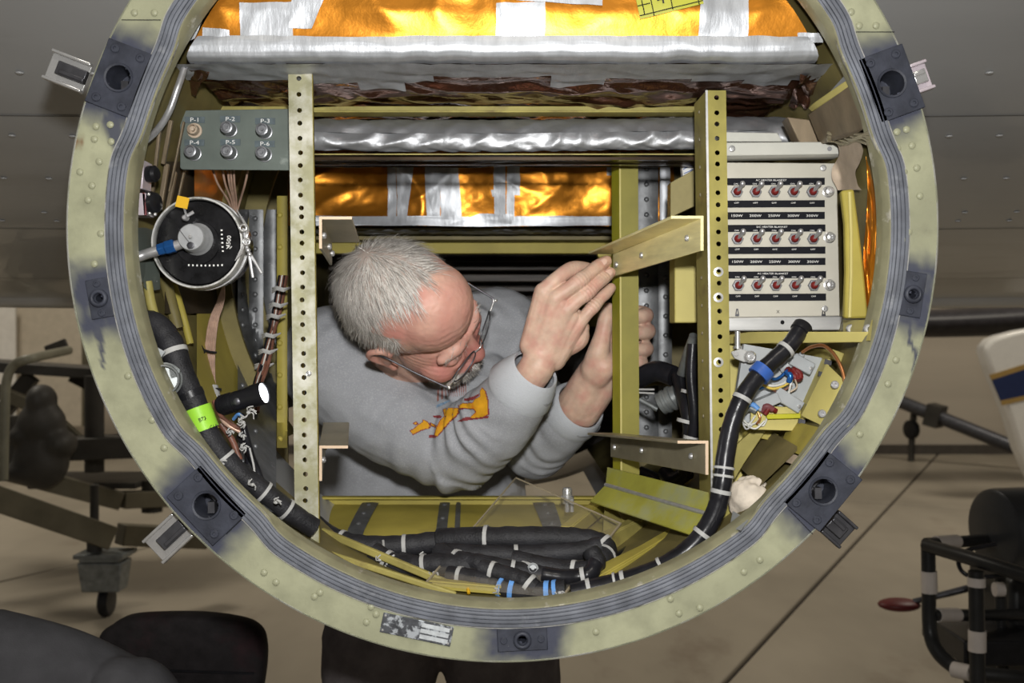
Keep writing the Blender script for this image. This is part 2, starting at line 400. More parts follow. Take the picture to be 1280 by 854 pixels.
def ringstrip(prof, n=N):    # prof: list of (dr from gasket centre, y)
    b = MB(); m = len(prof); vv = []; ff = []
    for i in range(n):
        q = 2*PI*i/n; r = rg(q)
        for (dr, y) in prof: vv.append(rp(r+dr if dr < 100 else (dr+6*math.cos(q) if dr < 480 else dr), q, y))
    for i in range(n):
        j = (i+1) % n
        for k in range(m-1): ff.append((i*m+k, i*m+k+1, j*m+k+1, j*m+k))
    b.add(vv, ff); return b
ringstrip([(546.9, .05), (547.1, .006), (545.6, .0008), (543.6, -.0006), (542.9, .001)]).build('flange_edge', M_['edgealu'], pod, smooth=30)
gp = [(12, .012), (11.5, -.002)]
for k in range(61):
    u = k/60; gp.append((11-22*u, -.0042+.0016*max(0, 2*u-1)+.0022*(abs(u-.20) < .018)+.0016*(abs(u-.42) < .015)+.0026*(abs(u-.66) < .03)+.0014*(abs(u-.84) < .015)))
gp += [(-11.3, .006)]
ringstrip(gp, 360).build('rubber_gasket', M_['gasket'], pod, smooth=32)
ringstrip([(13.6, .004), (13.4, -.0020), (12.2, -.0022), (12, .004)]).build('gasket_retainer', M_['barealu'], pod, smooth=30)
ringstrip([(-11.2, .004), (-11.4, -.0050), (-12.2, -.0056), (-12.8, -.0050), (-13, .002)]).build('seal_edge', M_['barealu'], pod, smooth=30)
ringstrip([(-11.4, .006), (-11.6, -.0050), (-12.4, -.0058), (-13.0, -.0055), (-14.0, -.004), (471.5, .003), (470.5, .006), (470, .022), (486, .026)]).build('inner_lip', M_['lip'], pod, smooth=30)

# raised pads with bored holes
def holed_plate(mb, c, n, t, w, l, r, th, seg=32):   # w along n, l along t, front towards -Y
    c = V(c); Y = V((0,1,0)); ring_o = []; ring_i = []
    for k in range(seg):
        q = 2*PI*k/seg+.01; x, z = math.cos(q), math.sin(q)
        m = min((w/2)/abs(x) if abs(x) > 1e-6 else 9, (l/2)/abs(z) if abs(z) > 1e-6 else 9)
        # pull the rectangle's corners in exactly
        ring_o.append((x*m, z*m)); ring_i.append((x*r, z*r))
    for k in range(seg):  # snap nearest samples to corners
        pass
    for sx in (-1, 1):
        for sz in (-1, 1):
            i = min(range(seg), key=lambda k: (ring_o[k][0]-sx*w/2)**2+(ring_o[k][1]-sz*l/2)**2); ring_o[i] = (sx*w/2, sz*l/2)
    def P(a, y): return c+n*a[0]+t*a[1]+Y*y
    vs = [P(a, th) for a in ring_o]+[P(a, 0) for a in ring_o]+[P(a, 0) for a in ring_i]+[P(a, .045) for a in ring_i]
    fs = []
    for L_ in range(3):
        for k in range(seg): fs.append((L_*seg+k, L_*seg+(k+1) % seg, (L_+1)*seg+(k+1) % seg, (L_+1)*seg+k))
    fs.append(tuple(3*seg+k for k in range(seg)))
    mb.add(vs, fs)
def screw_mesh(name, m, parent, r=.0052, h=.0022):
    b = MB(); b.lathe((0,0,0), (0,-1,0), [(r,0),(r,h*.6),(r*.8,h),(r*.42,h),(r*.36,h*.4),(r*.02,h*.4)], 14)
    return b
for p in BIG:
    n, t = pad_frame(p); c = W(p[0], p[1], D-.0042); b = MB()
    holed_plate(b, c, n, t, .054, .078, .0142, .0044)
    pad = b.build('latch_pad', M_['pad'], pod, smooth=30, bevel=.0008)
    bs = MB(); bs.lathe(c, (0,1,0), [(.0142,.002),(.0142,-.0008),(.0165,-.0014),(.0172,.0002)], 32, cap=False); bs.build('bore_rim', M_['pad'], pad)
    sm = None
    for a, e in ((-1,-1),(1,-1),(-1,1),(1,1)):
        pc = c+n*a*.0155+t*e*.030
        if sm is None:
            q = screw_mesh('screw_head', None, None); o = q.build('screw_head', M_['pad'], pad, at=pc); sm = o.data
        else: place('screw_head', sm, pc, pad)
    pin = MB(); pin.bar(c+V((0,.026,-.012)), c+V((0,.026,.001)), .014, .008); pin.bar(c+t*-.012+V((0,.030,0))-n*.004, c+t*.012+V((0,.030,0))-n*.004, .006, .004)
    pin.build('latch_pin', M_['dkmetal'], pad)
for p, w, l in ((SMALL[0], .026, .046), (SMALL[1], .026, .052), (BOT, .026, .058)):
    n, t = pad_frame(p); c = W(p[0], p[1], D-.003); b = MB()
    holed_plate(b, c, n, t, w, l, .0045, .0032); b.lathe(c, (0,-1,0), [(.0105,-.001),(.0105,.003),(.009,.005),(.0062,.005),(.0052,.002),(.005,-.01)], 26, cap=False)
    pad = b.build('locating_pad', M_['pad'], pod, smooth=30, bevel=.001)
    o = None
    for e in (-1, 1):
        pc = c+t*e*l*.37
        if o is None: o = screw_mesh('', 0, 0, .0042, .0016).build('screw_head', M_['pad'], pad, at=pc)
        else: place('screw_head', o.data, pc, pad)
# latch tabs that stick out past the ring
for (px, py, ln, wd, nm) in ((86, 90, 52, 40, 0), (1150, 97, 22, 38, 1), (212, 672, 52, 40, 0), (1047, 661, 32, 36, 2)):
    q = ang(px, py); n = V((math.cos(q),0,math.sin(q))); 
    if nm == 0 and py < 200: n = V((-.93,0,.36))
    t = V((-n.z,0,n.x)); c = W(px, py, D+.030); k = S(D+.03); b = MB()
    b.box(c, (ln*k, .004, wd*k), (n, V((0,1,0)), t))
    b.box(c+t*wd*k*.44+V((0,-.004,0)), (ln*k, .010, .004), (n, V((0,1,0)), t)); b.box(c-t*wd*k*.44+V((0,-.004,0)), (ln*k, .010, .004), (n, V((0,1,0)), t))
    mt = M_['chrome'] if nm == 0 else (M_['pinkblock'] if nm == 1 else M_['dkmetal'])
    tabo = b.build('latch_tab', mt, pod, bevel=.0012)
    g = MB(); g.bar(c-n*ln*k*.5+V((0,-.005,0)), c+n*ln*k*.24+V((0,-.005,0)), .008, .016, up=t); g.bar(c-n*ln*k*.5+V((0,-.009,0))+t*.004, c+n*ln*k*.14+V((0,-.009,0))+t*.004, .004, .005, up=t)
    g.build('latch_hook', M_['dkmetal'] if nm != 1 else M_['chrome'], tabo, bevel=.001)
# rivets on the flange
rv = MB(); rv.lathe((0,0,0), (0,-1,0), [(.0042,0),(.0040,.0012),(.0028,.0022),(.0012,.0027),(.0002,.0028)], 12)
RP = [(168,16),(193,16),(120,158),(138,156),(118,174),(139,177),(124,202),(100,215),(115,232),(110,250),(126,292),(118,330),(1064,15),(1074,32),(1095,32),(1121,165),(1133,162),(1140,182),(1122,186),(1146,210),(1130,215),(1150,245),(1136,290),(1128,300),(1075,543),(1060,532),(393,746),(400,741),(458,778),(464,759),(470,768),(838,749),(849,767),(875,760),(330,716),(345,728),(205,560),(190,525),(160,470),(1110,480),(1120,450),(745,790),(930,715),(950,700)]
o = rv.build('rivet', M_['paintrivet'], pod, at=W(*RP[0], D-.0002)); rmesh = o.data
for p in RP[1:]: place('rivet', rmesh, W(*p, D-.0002), pod)
# joint lines in the flange beside the pads
for (x0, y0, x1, y1) in ((152,25,201,25),(1068,40,1118,40),(985,636,1016,668),(283,668,312,640),(1096,690,1096,690)):
    if (x0, y0) == (x1, y1): continue
    b = MB(); b.bar(W(x0, y0, D-.0003), W(x1, y1, D-.0003), .0012, .0008); b.build('flange_joint', M_['black'], pod)
# data plate
dc = W(521, 787, D-.0015); dn = V((.978,0,-.205)); du = V((.205,0,.978)); b = MB(); b.box(dc, (.083,.0016,.023), (dn, V((0,1,0)), du))
dp = b.build('data_plate', mat('scuffed_data_plate', (.09,.095,.105), .4, .3, var=.3, vscale=80, col2=(.42,.45,.48), th=(.50,.56), c2scale=70), pod, bevel=.0005)
b = MB()
for k in (-1, 0, 1): b.box(dc+dn*.021+du*k*.0066+V((0,-.001,0)), (.033,.0006,.0048), (dn, V((0,1,0)), du))
b.build('blank_field', mat('pale_plate_field', (.50,.53,.55), .5, var=.15, vscale=120), dp)
b = MB()
for a, e in ((-1,-1),(1,-1),(-1,1),(1,1)): b.lathe(dc+dn*a*.0385+du*e*.0085+V((0,-.0008,0)), (0,-1,0), [(.0017,0),(.0012,.001),(.0002,.0012)], 10)
b.build('plate_rivet', M_['chrome'], dp)

# barrel skins, with the hatch the person leans through
R_IN, R_OUT = 486*s0, 536*s0
HX0, HX1, HY0, HY1 = -.43, .185, 1.735, 2.60
YEND = 3.0
def barrel(R, flip, Y0):
    b = MB(); n, m = 192, 46
    qs = [2*PI*i/n for i in range(n)]
    ys = sorted(set([Y0+(YEND-Y0)*k/m for k in range(m+1)]+[HY0, HY1])); vv = []; ff = []
    for y in ys:
        for q in qs: vv.append(V((PC.x+R*math.cos(q), y, PC.z+R*math.sin(q))))
    for j in range(len(ys)-1):
        for i in range(n):
            c = (vv[j*n+i]+vv[(j+1)*n+(i+1) % n])/2
            if c.z < PC.z-.15 and HX0 < c.x < HX1 and HY0 < c.y < HY1: continue
            if flip and -.36 < c.x < 0 and .812 < c.z < .97 and 1.40 < c.y < HY1: continue
            f = (j*n+i, j*n+(i+1) % n, (j+1)*n+(i+1) % n, (j+1)*n+i); ff.append(f if flip else f[::-1])
    b.add(vv, ff); return b
barrel(R_IN, True, 1.224).build('inner_skin', M_['skinolive'], pod, smooth=40)
barrel(R_OUT, False, 1.25).build('outer_skin', m_wing, pod, smooth=40)
def arcframe(Y, r0, r1, th, q0, q1, n=60):
    b = MB(); vv = []; ff = []
    for i in range(n+1):
        q = q0+(q1-q0)*i/n
        for (r, y) in ((r0, Y), (r1, Y), (r1, Y+th), (r0, Y+th)): vv.append(V((PC.x+r*math.cos(q), y, PC.z+r*math.sin(q))))
    for i in range(n):
        for k in range(4): ff.append((i*4+k, i*4+(k+1) % 4, i*4+4+(k+1) % 4, i*4+4+k))
    ff += [(0,1,2,3), (n*4+3, n*4+2, n*4+1, n*4)]
    b.add(vv, ff); return b
for (Y, dr, a0, a1) in ((1.58,.030,95,228),(1.75,.036,90,215),(2.05,.04,60,212),(1.66,.034,-30,80)):
    arcframe(Y, R_IN-.001, R_IN-dr, .008, math.radians(a0), math.radians(min(a1, 208))).build('frame_rib', M_['skinolive'], pod, smooth=30)
# stringers along the barrel sides
for a in (-20,):
    q = math.radians(a); n = V((math.cos(q),0,math.sin(q))); t = V((-n.z,0,n.x)); b = MB()
    p = V((PC.x, 0, PC.z))+n*(R_IN-.008)
    b.box(p+V((0,1.78,0)), (.016,.98,.012), (n, V((0,1,0)), t)); b.build('stringer', M_['olive2'], pod, bevel=.001)
def wall_Y(px, py, inset=.008):     # depth at which a sight line meets the barrel's inner skin
    a = (px-640)/F; c = (427-py)/F; R = R_IN-inset; zc = PC.z-CH
    A = a*a+c*c; B = -2*(a*PC.x+c*zc); C_ = PC.x**2+zc**2-R*R
    return (-B+math.sqrt(max(B*B-4*A*C_, 0)))/(2*A)
def Wp(px, py, Y, inset=.008): return W(px, py, min(Y, wall_Y(px, py, inset)))
# rear bulkhead and its beams
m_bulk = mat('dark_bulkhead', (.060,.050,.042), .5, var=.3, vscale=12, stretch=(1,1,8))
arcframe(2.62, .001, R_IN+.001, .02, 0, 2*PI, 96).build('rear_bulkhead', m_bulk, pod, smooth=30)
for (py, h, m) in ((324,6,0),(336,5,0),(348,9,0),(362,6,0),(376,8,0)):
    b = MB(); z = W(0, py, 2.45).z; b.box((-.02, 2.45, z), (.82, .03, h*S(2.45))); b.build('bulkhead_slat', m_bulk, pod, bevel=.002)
b = MB(); z = W(0, 311, 2.05).z; b.box((-.02, 2.05, z), (.80,.03,.021)); b.box((-.02,2.06,z+.012), (.80,.05,.003)); b.build('cross_beam', M_['olive'], pod, bevel=.001)
b = MB(); z = W(0, 394, 2.3).z; b.box((.14, 2.3, z), (.5,.03,.05)); b.build('cross_beam', M_['olive2'], pod, bevel=.001)
for (py, Y, h) in ((286,1.95,.006),(292,1.97,.004),(299,2.0,.008)):
    b = MB(); z = W(0, py, Y).z; b.box((-.02, Y, z), (.74,.05,h)); b.build('cross_beam', M_['olivedk'], pod, bevel=.001)
# floor pan, sill and straps
zs = W(0, 622, 1.73).z
def pan(u, v):   # u across, v in depth
    x = -.335+.52*u; y = 1.735-.235*v; return V((x, y, zs-.012-.022*v**1.5-.05*max(0, v-.75)))
b = MB(); b.grid(pan, 24, 10); b.build('floor_pan', M_['olive'], pod, smooth=40)
b = MB(); b.box(((-.335+.185)/2, 1.735, zs-.012), (.52,.004,.026)); b.box(((-.335+.185)/2, 1.728, zs), (.52,.018,.004)); b.build('hatch_sill', M_['olive'], pod, bevel=.001)
def strip_on(u0, u1, w0, w1, mat_, rivs, name='floor_strap'):
    b = MB(); b.grid(lambda u, v: pan(u0*(1-v)+u1*v+(u-.5)*(w0*(1-v)+w1*v)/.52, v)+V((0,0,.003+.001*math.sin(u*PI))), 4, 10)
    o = b.build(name, mat_, pod); q = None
    for i in range(rivs):
        v = .12+.76*i/max(rivs-1, 1); p = pan(u0*(1-v)+u1*v, v)+V((0,0,.004))
        if q is None:
            rr = MB(); rr.lathe((0,0,0), (0,-.5,1), [(.0042,0),(.0036,.0016),(.0015,.0026),(.0002,.0027)], 10); q = rr.build('rivet', M_['strap'], o, at=p)
        else: place('rivet', q.data, p, o)
def uat(px, Y): return ((px-640)*Y/F+.335)/.52
strip_on(uat(463,1.73), uat(444,1.55), .028,.024, M_['strap'], 4)
strip_on(uat(556,1.73), uat(553,1.55), .017,.016, M_['strap'], 3)
strip_on(uat(573,1.73), uat(573,1.55), .008,.008, M_['strap'], 0)
strip_on(uat(679,1.73), uat(695,1.55), .036,.026, M_['strap'], 4)
# stepped ribs in the lower right of the barrel
for (x0,y0,Y0,x1,y1,Y1,w,h,m) in ((728,745,1.28,905,640,1.48,.010,.024,'olive'),(712,668,1.48,776,615,1.70,.008,.020,'olive'),(735,692,1.40,850,632,1.60,.008,.022,'olive2'),(755,722,1.32,890,656,1.50,.008,.022,'olive'),(540,730,1.29,700,744,1.29,.012,.010,'olive')):
    b = MB(); b.bar(W(x0,y0,Y0), W(x1,y1,Y1), w, h, up=(0,0,1)); b.bar(W(x0,y0,Y0)+V((-.006,0,h*.5)), W(x1,y1,Y1)+V((-.006,0,h*.5)), .015, .003, up=(0,0,1)); b.build('floor_rib', M_[m], pod, bevel=.001)
b = MB(); b.bar(W(402,664,1.37), W(560,730,1.30), .007,.010); b.build('floor_rib', M_['olive2'], pod, bevel=.002)
b = MB(); b.bar(W(398,688,1.30), W(570,744,1.262), .006,.008); b.build('floor_rib', M_['olive2'], pod, bevel=.002)
b = MB(); b.prism([W(757,612,1.62),W(900,590,1.60),W(905,690,1.50),W(815,720,1.42),W(752,690,1.44)], V((0,.012,-.012))); b.build('floor_panel', M_['olive2'], pod)
# walls behind the person, left and right
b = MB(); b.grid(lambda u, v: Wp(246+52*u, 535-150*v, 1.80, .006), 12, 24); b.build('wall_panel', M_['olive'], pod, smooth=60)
b = MB(); b.grid(lambda u, v: Wp(206+91*u, 392-190*v, 1.80, .007), 14, 24); b.build('wall_panel', mat('painted_shade_brown', (.040,.030,.018), .6, var=.3, vscale=20), pod, smooth=60)  # added sheet, coloured dark to paint in the shade behind the canister
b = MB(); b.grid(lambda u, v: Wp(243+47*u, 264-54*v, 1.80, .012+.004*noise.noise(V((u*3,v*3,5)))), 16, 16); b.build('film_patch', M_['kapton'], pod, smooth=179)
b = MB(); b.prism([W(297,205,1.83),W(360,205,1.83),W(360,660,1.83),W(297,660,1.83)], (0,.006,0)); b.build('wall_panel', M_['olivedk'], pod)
def vstrap(x0, x1, y0, y1, Y, m, riv=(), rs=18, name='frame_strap'):   # follows the curved wall where the wall is nearer than Y
    b = MB(); b.grid(lambda u, v: Wp(x0+(x1-x0)*u, y1+(y0-y1)*v, Y, .010)+V((0,-.001 if 0 < u < 1 else .001,0)), 4, 30); o = b.build(name, M_[m], pod, smooth=60); q = None
    for x in riv:
        y = y0+rs*.6
        while y < y1-4:
            p = Wp(x, y, Y, .010)+V((0,-.001,0))
            if q is None:
                rr = MB(); rr.lathe((0,0,0), (0,-1,0), [(.0046,0),(.0042,.0016),(.0024,.003),(.0003,.0032)], 10); q = rr.build('rivet', M_[m], o, at=p)
            else: place('rivet', q.data, p, o)
            y += rs
vstrap(297,311,262,605,1.76,'strap',(303,),19); vstrap(311,329,262,605,1.745,'strap',(319,),19); vstrap(329,345,262,640,1.76,'strap')
vstrap(346,359,245,560,1.62,'olive',(350,),40)
vstrap(797,823,200,560,1.80,'strap',(808,),19); vstrap(825,838,200,275,1.78,'tape'); vstrap(823,840,285,560,1.78,'strap',(832,),24)
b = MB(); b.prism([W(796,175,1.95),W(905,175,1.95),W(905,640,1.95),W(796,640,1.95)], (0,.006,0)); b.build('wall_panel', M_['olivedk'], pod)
b = MB(); b.box((W(840,300,1.50)+W(868,404,1.50))/2, (28*S(1.5),.05,104*S(1.5))); b.build('gusset_box', M_['paleyel'], pod, bevel=.002)
b = MB(); b.prism([W(838,228,1.50),W(868,212,1.50),W(868,258,1.50),W(838,272,1.50)], (0,.03,0)); b.build('gusset_box', M_['olivetan'], pod, bevel=.001)
b = MB(); b.prism([W(745,313,1.66),W(768,313,1.66),W(768,335,1.66),W(757,345,1.66)], (0,.02,0)); b.build('gusset', M_['olive'], pod, bevel=.001)
# lower-right panels
b = MB(); b.prism([W(908,416,1.44),W(1010,416,1.44),W(990,500,1.44),W(950,560,1.44),W(908,640,1.44)], (0,.01,0)); b.build('side_panel', M_['olive'], pod)
b = MB(); b.prism([Wp(905,415,1.40),Wp(1082,415,1.36),Wp(1075,428,1.36),Wp(905,430,1.40)], (0,-.012,0)); b.build('shelf_angle', M_['paleyel'], pod, bevel=.001)
sb = MB(); sb.prism([Wp(1055,400,1.345),Wp(1091,400,1.345),Wp(1088,426,1.345),Wp(1055,426,1.345)], (0,.004,0)); pl = sb.build('gusset_plate', M_['paleyel'], pod, bevel=.001)
for x in (1062,1084):
    q = screw_mesh('',0,0,.0055,.003).build('screw_head', M_['steel'], pl, at=Wp(x,411,1.344)+V((0,-.003,0)))
# curved yellow rib on the right and weathered brackets above it
b = MB(); ro = [W(x,y,1.25) for x,y in ((1052,238),(1068,236),(1075,290),(1081,345),(1086,398),(1056,398),(1058,340),(1057,280))]
b.prism(ro, (0,.012,0)); b.build('side_rib', M_['olive'], pod, bevel=.003)
b = MB(); b.tube([W(x,y,1.249) for x,y in ((1062,240),(1064,290),(1064,345),(1062,397))], .0022, 8); b.build('side_rib_bead', M_['paleyel'], pod)
b = MB(); b.grid(lambda u,v: Wp(1044+30*u+5*math.sin(7*v),176+62*v,1.345)+V((0,-.004*math.sin(PI*u)+.006*noise.noise(V((u*3,v*5,1))),0)), 10, 20); b.build('sealant_fillet', M_['tan'], pod, smooth=179)
for poly, Y, m, th in (([(984,146),(1016,150),(1030,179),(1000,180)],1.372,'brownmetal',.03), ([(1024,132),(1062,106),(1084,160),(1040,172)],1.30,'brownmetal',.05), ([(1018,128),(1058,100),(1063,108),(1024,134)],1.30,'paleyel',.03), ([(1040,112),(1058,92),(1062,103),(1045,120)],1.29,'tape',.006)):
    b = MB(); b.prism([Wp(x,y,Y) for x,y in poly], (0,th,0)); b.build('mount_bracket', M_[m], pod, bevel=.0015)
b = MB(); b.bar(Wp(1024,148,1.36), Wp(1037,178,1.36), .006,.012); b.build('mount_clip', M_['chrome'], pod, bevel=.001)
for k in range(5):
    b = MB(); b.tube([Wp(1034+i*9,166+3*k+3*math.sin(i*1.7+k),1.30+.004*k) for i in range(7)], .0022, 6); b.build('sealant_bead', M_['bracketdk'], pod)
# ================================================================ CONTENTS OF THE POD
def ridged(x, z, seed, k): return 1-abs(noise.noise(V((x*k, z*k, seed))))*2
# ---- upper insulation blanket: amber film, silver tape, sagging underside
YU = 1.245
def up_disp(x, z):
    a = .008*ridged(x+.3*z, z*.5, 2, 5)+.0035*ridged(x-.5*z, z+.4*x, 5, 11)+.0006*ridged(x, z, 8, 30)
    return YU-a*min(1, max(0, (z-CH-.364)/.03))
RB = .434
def chord(z):
    h = z-PC.z; return math.sqrt(max(RB*RB-h*h, 1e-4))
ZB = CH+.347
blk = thing('insulation_blanket', 'large amber film insulation blanket edged in silver tape, filling the top of the round pod', 'insulation blanket', (PC.x, 1.3, ZB))
b = MB()
def upf(u, v):
    z = ZB+.21*v; c = chord(z); x = PC.x-c+2*c*u; return V((x, up_disp(x, z), z))
b.grid(upf, 170, 44); b.build('amber_film', M_['kapton'], blk, smooth=179)
def tape(quad, base, parent, off=.0018, nu=14, nv=14, m='tape', name='tape_strip', jag=.0012, Yq=None):
    q = [W(x, y, Yq) for x, y in quad]; b = MB(); sd = rnd.uniform(0, 90)
    def fn(u, v):
        p = q[0]*(1-u)*(1-v)+q[1]*u*(1-v)+q[2]*u*v+q[3]*(1-u)*v
        e = 1 if (u in (0., 1.) or v in (0., 1.)) else 0
        p = p+V((1,0,1))*jag*e*noise.noise(V((p.x*60, p.z*60, sd)))
        return V((p.x, base(p.x, p.z)-off-.0012*max(0, ridged(p.x, p.z, sd, 26)-.3), p.z))
    b.grid(fn, nu, nv)
    if abs(sd) >= 0: return b.build(name, M_[m], parent, smooth=179)
TP = [((301,52),(367,52),(366,5),(301,6)), ((362,36),(390,37),(412,-8),(368,-8)), ((619,56),(681,56),(681,6),(621,7)), ((872,56),(934,56),(934,-8),(874,-8)),
      ((612,2),(753,9),(752,-8),(612,-10)), ((254,50),(288,50),(288,39),(255,36)), ((996,54),(1028,54),(1027,42),(996,42)), ((390,-2),(420,-2),(420,-14),(392,-14))]
for i, qd in enumerate(TP): tape(qd, up_disp, blk, off=.0022+.0004*(i % 3), Yq=YU)
for sd, poly in ((-1, ((217,62),(244,50),(276,-10),(248,-10))), (1, ((1038,54),(1056,64),(1030,-10),(1010,-10)))):
    tape(poly, up_disp, blk, off=.0032, Yq=YU)
# rolled tape along the bottom edge, then the underside
prof = [(YU-.0030, .3660), (YU-.0048, .3600), (YU-.0054, .3530), (YU-.0040, .3470), (YU+.000, .3425), (YU+.010, .3400), (YU+.022, .3390)]
def roll(u, v):
    i = v*(len(prof)-1); k = min(int(i), len(prof)-2); f = i-k
    y = prof[k][0]*(1-f)+prof[k+1][0]*f; z = prof[k][1]*(1-f)+prof[k+1][1]*f
    c = chord(CH+z)-.002; x = PC.x-c+2*c*u; w = .0018*ridged(x, z*2, 3, 22)+.002*noise.noise(V((x*9, z*20, 4)))
    return V((x, y-w*.6, CH+z-w))
b = MB(); b.grid(roll, 150, 18); b.build('edge_tape', M_['tape'], blk, smooth=179)
def under(x, y):
    v = (y-YU)/.36
    k = min(1, v*2.4); return CH+.3385+.004*v-.011*k*max(0, ridged(x*.8+y*.5, y*1.3, 12, 5)-.35)-.0045*k*ridged(x*1.5-y, y*2, 14, 12)-.0010*ridged(x, y, 15, 30)
def undf(u, v):
    y = YU+.018+.300*v; c = chord(CH+.32)-.004; x = PC.x-c+2*c*u; return V((x, y, under(x, y)))
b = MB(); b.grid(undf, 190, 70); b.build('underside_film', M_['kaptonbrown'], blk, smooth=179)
for (x0, x1, y1) in ((-.42,-.26,.062),(-.27,-.10,.085),(-.11,.06,.060),(.05,.12,.105),(.11,.24,.070),(.23,.40,.080),(.30,.36,.10),(-.20,-.14,.115)):
    b = MB(); b.grid(lambda u, v: V((x0+(x1-x0)*u, YU+.014+y1*v, under(x0+(x1-x0)*u, YU+.014+y1*v)-.0016)), 30, 12); b.build('tape_strip', M_['tape'], blk, smooth=179)
# drooping corner flaps
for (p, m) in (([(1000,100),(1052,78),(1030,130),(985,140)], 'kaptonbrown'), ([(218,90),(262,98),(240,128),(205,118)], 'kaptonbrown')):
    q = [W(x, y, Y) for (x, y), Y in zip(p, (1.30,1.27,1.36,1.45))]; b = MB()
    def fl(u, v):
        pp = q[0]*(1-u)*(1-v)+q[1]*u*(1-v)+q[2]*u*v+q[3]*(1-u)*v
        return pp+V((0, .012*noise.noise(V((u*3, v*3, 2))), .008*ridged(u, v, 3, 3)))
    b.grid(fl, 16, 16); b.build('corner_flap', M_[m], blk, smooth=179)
# inspection label
q = [W(x, y, YU) for x, y in ((799,27),(877,9),(870,-22),(792,-4))]
lb = MB(); lb.grid(lambda u, v: (lambda p: V((p.x, up_disp(p.x, p.z)-.0045, p.z)))(q[0]*(1-u)*(1-v)+q[1]*u*(1-v)+q[2]*u*v+q[3]*(1-u)*v), 12, 8)
lab = lb.build('inspection_label', M_['tagyel'], blk, smooth=179)
def lbl(u, v):
    p = q[0]*(1-u)*(1-v)+q[1]*u*(1-v)+q[2]*u*v+q[3]*(1-u)*v; return V((p.x, up_disp(p.x, p.z)-.0054, p.z))
b = MB()
for (u0, v0, u1, v1) in ((0,.12,1,.12),(.22,0,.22,1),(.52,.05,.52,1),(.93,0,.93,1),(.08,.1,.08,1),(0,.5,.2,.5)): b.tube([lbl(u0+(u1-u0)*k/8, v0+(v1-v0)*k/8) for k in range(9)], .0006, 4)
c_ = lbl(.37, .55); X_ = (q[1]-q[0]).normalized(); Z_ = V((-X_.z,0,X_.x)); put_text(b, '4', c_+V((0,-.001,0)), .014, X_, Z_)
b.build('label_print', M_['print'], lab, smooth=0)

# ---- rail, foil tube, film-covered shelves
b = MB(); p0, p1 = W(224,137,1.485), W(872,141,1.485); b.box((p0+p1)/2, ((p1-p0).x, .012, .012)); b.box((p0+p1)/2+V((0,-.012,-.006)), ((p1-p0).x, .03, .003))
tag(b.build('equipment_rail', M_['olive2'], bevel=.001), 'long olive rail running crosswise just under the upper blanket', 'rail')
def ftube(u, v):
    x0, x1 = 384, 984; px = x0+(x1-x0)*u; c = W(px, 168+2*math.sin(u*5), 1.47); q = 2*PI*v
    r = .0222+.0022*ridged(px*.01+v*1.2, v*2+px*.004, 3, 3.2)+.0009*ridged(px*.02, v*4, 6, 6)
    rad = V((0, -abs(math.cos(q))**1.5*(1 if math.cos(q) > 0 else -1)*.55, abs(math.sin(q))**.8*(1 if math.sin(q) > 0 else -1))); fo = .0030*ridged(px*.012-v*1.6, v*1.2+px*.003, 9, 2.1)*max(0, math.cos(q)); return c+rad*r+V((0,-fo*1.7+.38*rad.z*r,0))
b = MB(); b.grid(ftube, 220, 40); tag(b.build('foil_wrapped_tube', M_['foil'], smooth=179), 'crinkled silver foil tube lying crosswise under the upper blanket', 'tube')
tb = thing('film_shelf', 'thin shelf wrapped in dark brown film directly below the silver foil tube', 'shelf', W(600,200,1.6))
for (py, Y0, Y1, nm) in ((193,1.455,1.495,'shelf_skin'), (199,1.51,1.545,'shelf_skin')):
    b = MB(); z = W(0, py, Y0).z; b.grid(lambda u, v: V((W(388,0,Y0).x+(W(872,0,Y0).x-W(388,0,Y0).x)*u, Y0+(Y1-Y0)*v, z+.003*noise.noise(V((u*9, v*4, 2)))*v-.006*v)), 60, 14)
    b.build(nm, M_['darkfilm'], tb, smooth=179)
    b = MB(); b.bar(V((W(388,0,Y0).x, Y0, z)), V((W(872,0,Y0).x, Y0, z)), .002, .0018); b.build('shelf_edge', M_['olive2'], tb)
    b = MB(); b.bar(V((W(388,0,Y0).x, Y0+.004, z-.006)), V((W(872,0,Y0).x, Y0+.004, z-.006)), .010, .004); b.build('shelf_web', M_['darkfilm'], tb)

# ---- rear insulation blanket
YR = 1.88
def re_disp(x, z):
    return YR-.022*max(0, ridged(x*.9+z*1.2, z*.9-x*.3, 23, 4.6))-.006*ridged(x-z, z+x*.2, 25, 9)-.0007*ridged(x, z, 28, 50)
rb = thing('insulation_blanket', 'smaller amber film blanket divided by silver tape strips behind the person\'s head', 'insulation blanket', W(570, 284, YR))
p0, p1 = W(236,284,YR), W(842,186,YR)
b = MB(); b.grid(lambda u, v: (lambda x, z: V((x, re_disp(x, z)+.012*(v > .98), z)))(p0.x+(p1.x-p0.x)*u, p0.z+(p1.z-p0.z)*v), 190, 40); b.build('amber_film', M_['kapton'], rb, smooth=179)
for i, qd in enumerate((((392,284),(768,284),(768,272),(392,272)), ((486,280),(497,280),(497,212),(486,212)), ((498,282),(509,282),(519,212),(498,212)), ((535,276),(551,276),(552,205),(532,205)), ((552,276),(578,276),(573,205),(551,205)),
    ((618,276),(632,276),(632,205),(617,205)), ((633,276),(643,276),(643,200),(634,200)), ((640,247),(650,247),(650,208),(640,208)), ((757,222),(768,222),(768,200),(757,200)), ((484,212),(520,212),(516,198),(484,198)), ((616,248),(632,250),(632,238),(614,240)), ((560,283),(640,281),(640,270),(600,268)))):
    tape(qd, lambda x, z: re_disp(x, z), rb, off=.003+.0006*(i % 3), Yq=YR, nu=16, nv=16)
